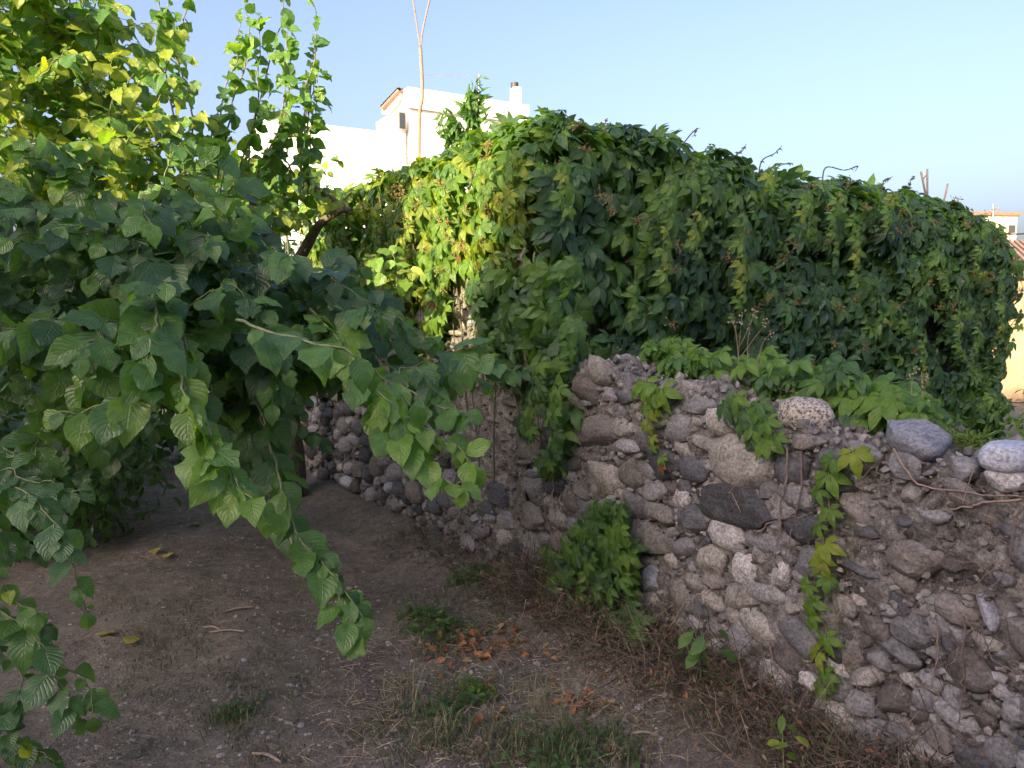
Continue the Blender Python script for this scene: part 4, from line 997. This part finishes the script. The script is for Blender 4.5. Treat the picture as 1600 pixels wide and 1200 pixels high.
bush('dark bush just past the far doorway of the ruin', (-2.5, 11.5, 1.1), (1.1, .8, 1.5), 1800, .12, [0, 1, 4])
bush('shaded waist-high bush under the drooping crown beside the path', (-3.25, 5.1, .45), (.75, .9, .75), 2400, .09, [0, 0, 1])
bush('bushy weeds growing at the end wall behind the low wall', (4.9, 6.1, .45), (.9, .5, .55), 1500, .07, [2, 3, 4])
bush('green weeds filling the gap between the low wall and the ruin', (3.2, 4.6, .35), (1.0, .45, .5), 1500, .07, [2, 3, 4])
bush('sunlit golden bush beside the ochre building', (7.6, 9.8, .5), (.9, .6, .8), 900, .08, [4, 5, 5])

# peach sprigs and bare sapling rising behind the ruin
LM = Leaves(); twg = MB(); rm = np.random.default_rng(8)
pb = np.array([-.75, 7.2, 0.])
def peach(path, Yy=7.2):
    twig([at(a, b, Yy) for a, b in path], .17, .010, [1, 2, 3, 3], .006, 1.5, (0, 0, .2), start=.1, col=(.16, .1, .07), n=20, jit=.7)
for path in ([(745,260),(740,210),(738,160),(748,125)], [(742,230),(720,195),(690,180)], [(742,200),(728,170),(715,155)], [(745,240),(770,215),(785,200)], [(742,250),(715,225),(700,210)], [(748,260),(775,240),(792,225)], [(741,190),(752,165),(750,140)], [(740,215),(722,205),(705,190)], [(735,240),(705,215),(685,188)], [(738,210),(712,190),(700,172)], [(742,180),(735,155),(742,135)], [(744,250),(760,225),(775,190)], [(730,250),(715,240),(705,225)], [(742,225),(725,215),(716,200)]): peach(path)
twg.tube(spline([pb, np.array([-.5, 7.2, 1.4]), at(745, 260, 7.2)], 12), .018, 6, (.16, .1, .07))
t = thing('peach_tree', 'slender peach tree with narrow drooping leaves in front of the white house', 'tree', tuple(pb)); wobj('trunk', twg.mesh('trunk', M_STEM, True), t); LM.build(t, T_NARROW, TONES_MUL, M_LEAF, 60, seed=4)
LM = Leaves(); twg = MB()
q0 = at(655, 235, 7.5); q0g = q0.copy(); q0g[2] = 0
twg.tube(spline([q0g, at(655, 235, 7.5), at(660, 150, 7.5), at(657, 75, 7.5)], 20), np.linspace(.03, .018, 19)[:19] if False else .017, 6, (.30, .19, .13))
twg.tube(spline([at(657, 75, 7.5), at(650, 30, 7.5), at(641, -30, 7.5)], 8), .008, 5, (.30, .19, .13)); twg.tube(spline([at(657, 75, 7.5), at(662, 40, 7.5), at(676, -20, 7.5)], 8), .008, 5, (.30, .19, .13))
t = thing('bare_sapling', 'tall bare leafless stem forking at the top in front of the white house', 'sapling', tuple(q0g)); wobj('stem', twg.mesh('stem', M_STEM, True), t)
t = thing('bare_cane', 'pair of thin bare canes rising beside the leafy shoots before the white wall', 'dead cane', tuple(at(484, 290, 4.65))); 
for path in ([(484,290),(480,220),(484,150),(488,105)], [(480,285),(472,220),(478,160)]):
    twg = MB(); twg.tube(spline([at(a, b, 4.65) for a, b in path], 10), .006, 4, (.22, .15, .12)); wobj('cane', twg.mesh('cane', M_STEM, True), t)
# sticks poking above the vine
for (a, b, lab, Yy) in (((1450,310),(1449,264),'upright dead stick poking straight above the creeper on the ruin',6.9), ((1447,308),(1439,268),'leaning dead stick with a side twig, crossing the upright stick',6.85), ((1474,312),(1481,287),'short slanting stick farther along the ruin top than the crossed pair',7.2)):
    mb = MB(); P0_ = at(*a, Yy); P1_ = at(*b, Yy); P0_ = P0_-(P1_-P0_)*.8; mb.tube(spline([P0_, (P0_+P1_)/2+rm.normal(size=3)*.006, P1_], 8), .009, 5, (.12, .09, .08))
    if 'side twig' in lab: mb.tube(np.array([at(1442, 280, Yy), at(1448, 273, Yy)]), .006, 4, (.12, .09, .08))
    obj('dead_stick', mb.mesh('dead_stick', M_STEM, True), label=lab, category='stick')
# ------------------------------------------------------------------ houses beyond
def boxpart(name, parent, c, size, ax, mat, bevel=0):
    mb = MB(); mb.box(c, size, ax); return wobj(name, mb.mesh(name, mat), parent)
hA = at(640, 480, 30.); hB = at(820, 480, 32.6); hd = nrm((hB-hA)[:2]); hn = np.array([hd[1], -hd[0]]); hback = -hn
house = thing('white_house', 'white flat-roofed two-storey house with a tiled eave and metal flue, beyond the ruin', 'house', (hA[0], hA[1], 0))
zt = at(640, 137, 30.)[2]; Lh = np.linalg.norm((hB-hA)[:2])
cA = hA[:2]+hd*Lh/2+hback*.8
boxpart('wall', house, (*cA, (zt-.75)/2), (Lh-.25, 1.6, zt-.75), hd, M_WHITE)
boxpart('parapet', house, (*(hA[:2]+hd*(Lh/2+.05)+hback*.75), zt-.375), (Lh+.1, 1.8, .75), hd, M_WHITE)
boxpart('rear_wall', house, (*(hA[:2]+hd*(Lh/2+1.6)+hback*4.2), (zt-.5)/2), (Lh-2.2, 5.0, zt-.5), hd, M_WHITE)
# low wing to the left, same front plane a little forward
lA = at(425, 480, 28.0); lz = at(430, 184, 28.)[2]
lL = np.linalg.norm((hA-lA)[:2])+1.5
lc = lA[:2]+hd*lL/2+hback*3.0
boxpart('wing_wall', house, (*lc, lz/2), (lL, 6, lz), hd, M_WHITE)
# eave on the left side wall, window beneath
ev = at(618, 166, 30.6)
mb = MB(); 
p1, p2 = at(597, 178, 30.2), at(624, 149, 30.2); q1, q2 = at(612, 180, 32.0), at(640, 155, 31.0)
zz = np.array([0, 0, .18])
V = [p1, p2, q2, q1, p1+zz, p2+zz, q2+zz, q1+zz]; mb.add(V, [(0, 3, 2, 1), (4, 5, 6, 7), (0, 1, 5, 4), (1, 2, 6, 5), (2, 3, 7, 6), (3, 0, 4, 7)])
ea = wobj('eave', mb.mesh('eave', M_WHITE), house)
mb = MB()
for k in range(9):
    a = p1+(p2-p1)*(k+.5)/9+zz*1.3; b = q1+(q2-q1)*(k+.5)/9+zz*1.3; mb.tube(np.array([a, b]), .11, 6)
mb.tube(np.array([p1+zz*.9, p2+zz*.9]), .1, 6)
wobj('roof_tile', mb.mesh('roof_tile', M_TILE), ea, kind='stuff')
side = at(626, 190, 30.05)
mb = MB(); sdir = hback
# recessed side bay with window
sc_ = hA[:2]-hd*.38+hback*.75; boxpart('side_bay', house, (*sc_, (zt-1.1)/2), (.75, 1.2, zt-1.1), hd, M_WHITE)
wp = at(629, 190, 30.0); fwn = wobj('window', (lambda m: (m.box((wp[0], wp[1]-.12, wp[2]), (.30, .1, .66), hd), m.mesh('window', M_WFRAME))[1])(MB()), house)
boxpart('pane', fwn, (wp[0]-hn[0]*-.0, wp[1]-.2, wp[2]), (.2, .06, .56), hd, M_GLASS) if False else None
mb = MB(); mb.box((wp[0], wp[1]-.19, wp[2]), (.2, .05, .56), hd); pn = bpy.data.objects.new('pane', mb.mesh('pane', M_GLASS)); COL.objects.link(pn); pn.parent = fwn
ch = at(806, 155, 32.4); boxpart('chimney', house, (ch[0], ch[1]+.5, ch[2]-.1), (.34, .34, 1.4), hd, M_CREAM)
mb = MB(); fl0 = at(804, 147, 32.4); fl1 = at(804, 128, 32.4); mb.tube(np.array([fl0+np.array([0, .5, -.2]), fl1+np.array([0, .5, 0])]), .11, 10); fo = wobj('flue', mb.mesh('flue', M_METAL, True), house)
mb = MB(); mb.tube(np.array([fl1+np.array([0, .5, -.12]), fl1+np.array([0, .5, .1])]), .17, 10); cw = bpy.data.objects.new('cowl', mb.mesh('cowl', M_BLACK, True)); COL.objects.link(cw); cw.parent = fo
# TV antenna
def antenna(name, label, base, top, boom_a, boom_b, n, el, r=.02, mat=M_METAL):
    mb = MB(); mb.tube(np.array([base, top]), r, 5); t = thing(name, label, 'antenna', tuple(base)); wobj('mast', mb.mesh('mast', mat, True), t)
    mb = MB(); mb.tube(np.array([boom_a, boom_b]), r*.8, 4); bd = nrm(boom_b-boom_a)
    pd = nrm(np.cross(bd, np.array([0, .4, 1.]))) 
    for k in range(n):
        p = boom_a+(boom_b-boom_a)*(k+.5)/n; e = el*(1-.5*k/n); mb.tube(np.array([p-pd*e, p+pd*e]), r*.4, 3)
    wobj('elements', mb.mesh('elements', mat, True), t)
antenna('tv_antenna', 'thin television antenna with a long boom above the white house roof', at(748, 165, 32), at(748, 116, 32), at(664, 117, 31.5), at(770, 120, 32.5), 7, .12)
antenna('tv_antenna', 'small television antenna on the roof of the distant cream building', at(1552, 350, 44), at(1552, 319, 44), at(1545, 330, 44), at(1562, 326, 44), 5, .35, .05)
# distant building at right
dh = thing('distant_house', 'sunlit cream flat-roofed building far off beyond the right end of the ruin', 'house', tuple(at(1500, 480, 45)*np.array([1, 1, 0])))
e0 = at(1400, 480, 44.5); e1 = at(1556, 480, 45.2); e2 = at(1586, 480, 49.); zt2 = at(1556, 336, 45.2)[2]
ed = nrm((e1-e0)[:2]); eb = np.array([-ed[1], ed[0]]); Le = np.linalg.norm((e1-e0)[:2])+1.0
cc = e1[:2]-ed*Le/2+ed*1.0+eb*3
boxpart('wall', dh, (*cc, zt2/2), (Le, 6, zt2), ed, M_CREAM)
boxpart('roof', dh, (*cc, zt2+.06), (Le+.3, 6.3, .2), ed, M_TILE)
wq = at(1577, 358, 45.3); wq_u = cc[:2]
fr_c = e1[:2]+ed*.62-eb*.03
fw2 = boxpart('window', dh, (fr_c[0], fr_c[1], wq[2]), (.55, .12, .55), ed, M_WFRAME)
mb = MB(); mb.box((fr_c[0]-eb[0]*.05, fr_c[1]-eb[1]*.05, wq[2]), (.4, .1, .42), ed); pn = bpy.data.objects.new('pane', mb.mesh('pane', M_GLASS)); COL.objects.link(pn); pn.parent = fw2
# ochre building
ob = thing('ochre_outbuilding', 'sunlit ochre rendered outbuilding with a brown sheet roof at the right edge', 'outbuilding', tuple(at(1640, 480, 13)*np.array([1, 1, 0])))
o0 = at(1545, 480, 13.0); o1 = at(1760, 480, 12.2); od = nrm((o1-o0)[:2]); obk = np.array([-od[1], od[0]]); Lo = np.linalg.norm((o1-o0)[:2]); zo = at(1590, 435, 13)[2]
oc = (o0[:2]+o1[:2])/2+obk*1.6
boxpart('wall', ob, (*oc, zo/2), (Lo, 3.2, zo), od, M_TANWALL)
mb = MB(); r0 = o0[:2]-od*.1-obk*.15; r1 = o1[:2]+od*.1-obk*.15; rb0 = r0+obk*3.6; rb1 = r1+obk*3.6; za_, zb_ = zo-.0, zo+.75
V = [(*r0, za_), (*r1, za_), (*rb1, zb_), (*rb0, zb_), (*r0, za_+.1), (*r1, za_+.1), (*rb1, zb_+.1), (*rb0, zb_+.1)]
mb.add(V, [(0, 3, 2, 1), (4, 5, 6, 7), (0, 1, 5, 4), (1, 2, 6, 5), (2, 3, 7, 6), (3, 0, 4, 7)])
for k in range(22):
    a = np.array([*(r0+(r1-r0)*(k+.5)/22), za_+.12]); b = np.array([*(rb0+(rb1-rb0)*(k+.5)/22), zb_+.12]); mb.tube(np.array([a, b]), .035, 5)
wobj('roof', mb.mesh('roof', M_BROWNROOF), ob)
# power cable
mb = MB(); a = at(1548, 366, 14); b = at(1700, 352, 9); mb.tube(spline([a, (a+b)/2+np.array([0, 0, -.04]), b], 12), .012, 5)
obj('power_cable', mb.mesh('power_cable', M_CABLE, True), label='dark overhead cable running off to the right above the outbuilding', category='cable')

# unseen block added behind the viewer, profile shaped to throw the shade edge
nb = thing('shade_casting_block', 'unseen block added behind the viewer, stepped roofline shaped to shade path and wall', 'house', (0, -16, 0))
mb = MB(); prof_n = [(12, -.1), (12, 12.3), (-11.35, 12.3), (-11.6, 11.2), (-12.2, 10.0), (-16, 11.15), (-24, 11.8), (-24, -.1)]
n = len(prof_n); V = [(x, -16, z) for x, z in prof_n]+[(x, -24, z) for x, z in prof_n]
F = [(k, (k+1) % n, n+(k+1) % n, n+k) for k in range(n)]
mb.add(V, F)
import bmesh
bm = bmesh.new(); vs = [bm.verts.new(v) for v in V]
for f in F: bm.faces.new([vs[k] for k in f])
bm.faces.new(vs[:n]); bm.faces.new(vs[n:][::-1]); bmesh.ops.recalc_face_normals(bm, faces=bm.faces)
me = bpy.data.meshes.new('wall'); bm.to_mesh(me); bm.free(); me.materials.append(M_CONC); wobj('wall', me, nb)

# ------------------------------------------------------------------ ground cover
rgd = np.random.default_rng(77)
mb = MB()
def scatter(px, py): p = G(px, py); return p
# pebbles
for _ in range(3600):
    py = rgd.uniform(760, 1200); px = rgd.uniform(60, 1050); p = G(px, py); r = rgd.uniform(.002, .009)*(1.8 if rgd.random() < .05 else 1)
    c = rgd.choice([.12, .2, .3, .42], p=[.4, .35, .18, .07])*np.array([1, .93, .86]); mb.add(p+V1*r*np.array([rgd.uniform(.7, 1.4), 1, .6]), F1, tuple(c))
for _ in range(150):
    p = G(rgd.uniform(200, 1050), rgd.uniform(850, 1199)); r = rgd.uniform(.010, .022); c = rgd.choice([.14, .2, .27])*np.array([1, .96, .9]); mb.add(p+V1*r*rgd.uniform(.6, 1.2, 3)*np.array([1, 1, .6])*(1+rgd.uniform(-.25, .25, (len(V1), 1))), F1, tuple(c))
obj('gravel', mb.mesh('gravel', M_PEB), kind='stuff')
# straw litter
mb = MB()
def straw(p, n, ln, spread, col, up=.15, r=.0012):
    for _ in range(n):
        q = p+np.array([rgd.normal()*spread, rgd.normal()*spread, 0]); q[2] = gz(q[0], q[1])+.004; d = nrm(rgd.normal(size=3)*np.array([1, 1, up])); l = rgd.uniform(.4, 1)*ln
        d[2] = abs(d[2]); c = np.array(col)*rgd.uniform(.5, 1.4); mb.tube(np.array([q, q+d*l*.5+np.array([0, 0, .004]), q+d*l]), [r, r, r*.5], 3, tuple(c), False)
for _ in range(180):
    py = rgd.uniform(800, 1195); straw(G(rgd.uniform(120, 1000), py), 5, .07, .06, (.26, .20, .14))
for px, py, n in ((735,975,90),(800,1000,80),(640,1110,90),(720,1100,40),(600,1010,50),(900,1050,80),(850,1130,90),(560,1180,70),(950,1180,120),(760,1180,90),(250,870,20),(340,970,20)):
    straw(G(px, py), int(n*.6), .13, .10, (.30, .25, .18), .25)
for _ in range(230): straw(G(rgd.uniform(480, 1050), rgd.uniform(1000, 1198)), 3, .10, .05, (.36, .30, .21), .2)
obj('straw_litter', mb.mesh('straw_litter', M_TONE), kind='stuff')
# grass
mb = MB()
def tuft(p, n, h, spread, cols):
    for _ in range(n):
        q = p+np.array([rgd.normal()*spread, rgd.normal()*spread, 0]); q[2] = gz(q[0], q[1]); a = rgd.uniform(0, 6.28); l = rgd.uniform(.4, 1)*h; w_ = .0022
        o_ = np.array([math.cos(a), math.sin(a), 0]); s_ = np.array([-o_[1], o_[0], 0])*w_; m_ = q+o_*l*.3+np.array([0, 0, l*.7]); e = q+o_*l*.8+np.array([0, 0, l*.85])
        mb.add([q-s_, q+s_, m_+s_*.7, m_-s_*.7], [(0, 1, 2, 3)], tuple(np.array(cols[rgd.integers(len(cols))])*rgd.uniform(.7, 1.3))); mb.add([m_-s_*.7, m_+s_*.7, e], [(0, 1, 2)], tuple(np.array(cols[0])*rgd.uniform(.7, 1.3)))
GC = [(.07, .10, .04), (.10, .12, .05), (.20, .17, .10)]
for _ in range(520):
    px, py = rgd.uniform(150, 1000), rgd.uniform(930, 1200)
    if fbm(np.array([[px/130, py/90, 0]]), 2, 8)[0] > .0: tuft(G(px, py), 9, .035, .035, GC)
for px, py, n, h in ((370,1120,150,.08),(455,1085,60,.05),(640,935,90,.05),(700,1160,120,.12),(740,1085,120,.07),(800,1160,130,.12),(890,1190,220,.10),(850,1170,140,.12),(680,1010,160,.05),(720,1000,120,.05),(650,1120,80,.07),(480,1060,60,.05),(930,1160,180,.10),(620,1150,80,.06),(980,1190,160,.1),(740,910,90,.06),(700,930,60,.05),(820,1060,60,.06),(180,950,50,.05)):
    tuft(G(px, py), int(n*.8), h*.85, .065, GC)
for px, py in ((695,1150),(870,1120),(840,1110),(640,1100)): tuft(G(px, py), 26, .16, .04, [(.22, .21, .11), (.12, .15, .06)])
obj('grass', mb.mesh('grass', M_TONE), kind='stuff')
# low broadleaf weeds
def rosette(px, py, n, size, spread, label, tones=(1, 2, 3)):
    L = Leaves(); mbs = MB(); p = G(px, py)
    for _ in range(n):
        q = p+np.array([rgd.normal()*spread, rgd.normal()*spread*.8, 0]); q[2] = gz(q[0], q[1])+rgd.uniform(.01, .05); a = rgd.uniform(0, 6.28)
        L.add(q, np.array([math.cos(a), math.sin(a), .15]), np.array([0, -.2, 1.])+rgd.normal(size=3)*.3, size*rgd.uniform(.6, 1.2), tones[rgd.integers(len(tones))]); mbs.tube(np.array([q, q*np.array([1, 1, 0])+np.array([0, 0, gz(q[0], q[1])-.01])]), .0015, 3, (.12, .12, .05), False)
    t = thing('ground_weed', label, 'weed', tuple(p)); wobj('stems', mbs.mesh('stems', M_STEM), t, kind='stuff'); L.build(t, T_OVATE, TONES_CRP, M_CREEP, 40, seed=int(px))
rosette(690, 985, 150, .035, .09, 'low dark green weed mat beside the orange fallen leaves')
rosette(742, 1085, 90, .032, .05, 'small bright yellow-green weed on the dirt in front of the orange leaves', (3, 4, 4))
rosette(660, 965, 110, .035, .07, 'dark green weed patch nearer the ruin corner than the orange leaves')
rosette(735, 905, 130, .04, .07, 'leafy weeds growing against the foot of the plastered corner', (1, 1, 2))
rosette(700, 1110, 60, .04, .06, 'thin-leaved weed patch in front of the yellow-green weed', (1, 2))
rosette(890, 1185, 160, .035, .12, 'green weed patch at the bottom edge below the dead brush', (1, 2, 2))
rosette(372, 1118, 60, .03, .04, 'small isolated green weed on bare dirt in the lower left', (1, 2))
# fallen orange leaves, one by one
TD = [(.34, .16, .085), (.42, .21, .11), (.24, .12, .075), (.36, .26, .16)]
dl = []
for k, tn in enumerate(TD):
    for v in range(2):
        V, F, U = blade([0, .2, .45, .7, 1], [.02, .2, .3, .22, .0], 3, .5+.3*v, .3-.5*v, 0, .06, k+v, .1); dl.append(mk_mesh('fallen_leaf', V, F, [M_DRYLEAF], {'tone': np.tile(np.array([*tn, 1.]), (len(V), 1)), 'luv': U}))
spots = [(rgd.normal(715, 32), rgd.normal(1020, 13)) for _ in range(48)]+[(rgd.normal(780, 36), rgd.normal(1000, 10)) for _ in range(48)]+[(rgd.normal(800, 28), rgd.normal(1028, 8)) for _ in range(14)]+[(rgd.normal(915, 26), rgd.normal(1100, 9)) for _ in range(26)]+[(rgd.uniform(640, 1000), rgd.uniform(960, 1180)) for _ in range(46)]
for ksp, (px, py) in enumerate(spots):
    p = G(px, py); o = bpy.data.objects.new('fallen_leaf', dl[rgd.integers(len(dl))]); COL.objects.link(o); s = rgd.uniform(.03, .058); o.scale = (s, s, s)
    o.location = (p[0], p[1], p[2]+rgd.uniform(.006, .02)); o.rotation_euler = (rgd.normal()*.4, rgd.normal()*.4, rgd.uniform(0, 6.28))
    lab_, grp_ = (('curled orange-brown dry leaf in the drift just in front of the dark green weed mat', 'orange leaves drifted in front of the weed mat') if ksp < 48 else ('curled orange-brown dry leaf in the drift reaching toward the creeper clump', 'orange leaves drifted toward the creeper clump') if ksp < 110 else ('orange-brown dry leaf in the smaller drift nearer the dead brush', 'orange leaves in the smaller near drift') if ksp < 136 else ('single faded orange dry leaf lying apart on the dirt and straw', 'faded orange leaves lying apart')); o['label'] = lab_; o['category'] = 'fallen leaf'; o['group'] = grp_
yl = [mk_mesh('yellow_leaf', *T_MUL[i][:2], [M_DRYLEAF], {'tone': np.tile(np.array([.30, .27, .07, 1.]), (len(T_MUL[i][0]), 1)), 'luv': T_MUL[i][2]}) for i in (0, 2)]
for k, (px, py, lab) in enumerate(((243, 860, 'yellow fallen leaf on the shaded path, left of its neighbour'), (265, 866, 'yellow fallen leaf on the shaded path, right one of the close pair'), (312, 822, 'small yellowish leaf on the path below the hanging bright leaves'), (183, 992, 'yellow fallen leaf beside the drooping shrub tips'), (195, 1012, 'long yellow leaf lying just below another yellow leaf by the shrub'))):
    p = G(px, py); o = obj('fallen_leaf', yl[k % 2], label=lab, category='fallen leaf'); o.scale = (.08,)*3; o.location = (p[0], p[1], p[2]+.02); o.rotation_euler = (.1, .2, rgd.uniform(0, 6.28))
for a, b, lab in (((318,983),(345,988),'short upper twig of the pair lying on the path'), ((328,992),(382,990),'longer straight twig of the pair lying on the path'), ((350,960),(395,952),'crooked pale twig on the path above the pair of twigs'), ((395,1182),(440,1198),'pale stick lying at the bottom edge of the dirt'), ((1030,1146),(985,1150),'thin pale twig at the foot of the long dead stem')):
    p, q = G(*a), G(*b); mb = MB(); mb.tube(spline([p+np.array([0, 0, .012]), (p+q)/2+np.array([.0, .01, .018]), q+np.array([0, 0, .012])], 8), .006, 5, (.26, .21, .17))
    obj('twig', mb.mesh('twig', M_STEM, True), label=lab, category='twig')
# dead brush along the foot of the wall
mb = MB()
def bandpt(umin=-.1, umax=2.5):
    u = rgd.uniform(umin, umax); d = abs(rgd.normal())*.15+.03; p = FW.pt(u, 0, d); p[2] = gz(p[0], p[1]); return p, d
for _ in range(4200):
    p, d = bandpt(); l = rgd.uniform(.05, .26)*(1.35 if d < .3 else .7); Q = [p+np.array([0, 0, rgd.uniform(0, .08)])]; dr = nrm(rgd.normal(size=3)+np.array([0, 0, .5]))
    for k in range(3): dr = nrm(dr+rgd.normal(size=3)*.45-np.array([0, 0, .15])); Q.append(Q[-1]+dr*l/3)
    c = np.array([(.11, .085, .068), (.17, .135, .105), (.075, .056, .048), (.22, .18, .13), (.085, .10, .05)][rgd.integers(5)])*rgd.uniform(.6, 1.3)
    mb.tube(np.array(Q), np.linspace(.0022, .0008, 4)*rgd.uniform(.6, 1.3), 3, tuple(c), False)
Vd, Fd, _u = T_OVATE[2]
for _ in range(5200):
    p, d = bandpt(); p = p+np.array([0, 0, abs(rgd.normal())*.07]); s = rgd.uniform(.008, .024); A_ = nrm(rgd.normal(size=3)); N_ = nrm(np.cross(A_, rgd.normal(size=3))); X_ = np.cross(A_, N_)
    c = np.array([(.12, .085, .06), (.18, .13, .09), (.07, .05, .04), (.22, .17, .11), (.20, .09, .05), (.07, .09, .04)][rgd.integers(6)])*rgd.uniform(.6, 1.3)
    mb.add(p+s*(Vd[:, :1]*X_+Vd[:, 1:2]*A_+Vd[:, 2:]*N_), Fd, tuple(c))
# the same along the foot of the plastered corner
for _ in range(900):
    u = rgd.uniform(-.1, 1.3); d = abs(rgd.normal())*.15+.05; p = FL.pt(u, 0, d); p[2] = gz(p[0], p[1]); l = rgd.uniform(.03, .12); dr = nrm(rgd.normal(size=3)+np.array([0, 0, .6]))
    c = np.array([(.12, .09, .065), (.075, .055, .045), (.17, .13, .09), (.07, .085, .04)][rgd.integers(4)])*rgd.uniform(.6, 1.3); mb.tube(np.array([p, p+dr*l*.5, p+dr*l+DOWN*.02]), [.002, .0015, .0008], 3, tuple(c), False)
obj('dead_brush', mb.mesh('dead_brush', M_TONE), kind='stuff')
mb = MB()
for _ in range(1500):
    p = G(rgd.uniform(100, 1100), rgd.uniform(800, 1199)); s_ = rgd.uniform(.006, .02); A_ = nrm(rgd.normal(size=3)*np.array([1, 1, .3])); N_ = nrm(np.array([0, 0, 1.])+rgd.normal(size=3)*.4); N_ = nrm(N_-A_*(A_@N_)); X_ = np.cross(A_, N_)
    mb.add(p+np.array([0, 0, .006])+s_*(Vd[:, :1]*X_+Vd[:, 1:2]*A_+Vd[:, 2:]*N_), Fd, tuple(np.array([(.12, .085, .06), (.18, .13, .09), (.07, .05, .04), (.26, .2, .13), (.22, .11, .06)][rgd.integers(5)])*rgd.uniform(.6, 1.3)))
obj('leaf_litter', mb.mesh('leaf_litter', M_TONE), kind='stuff')
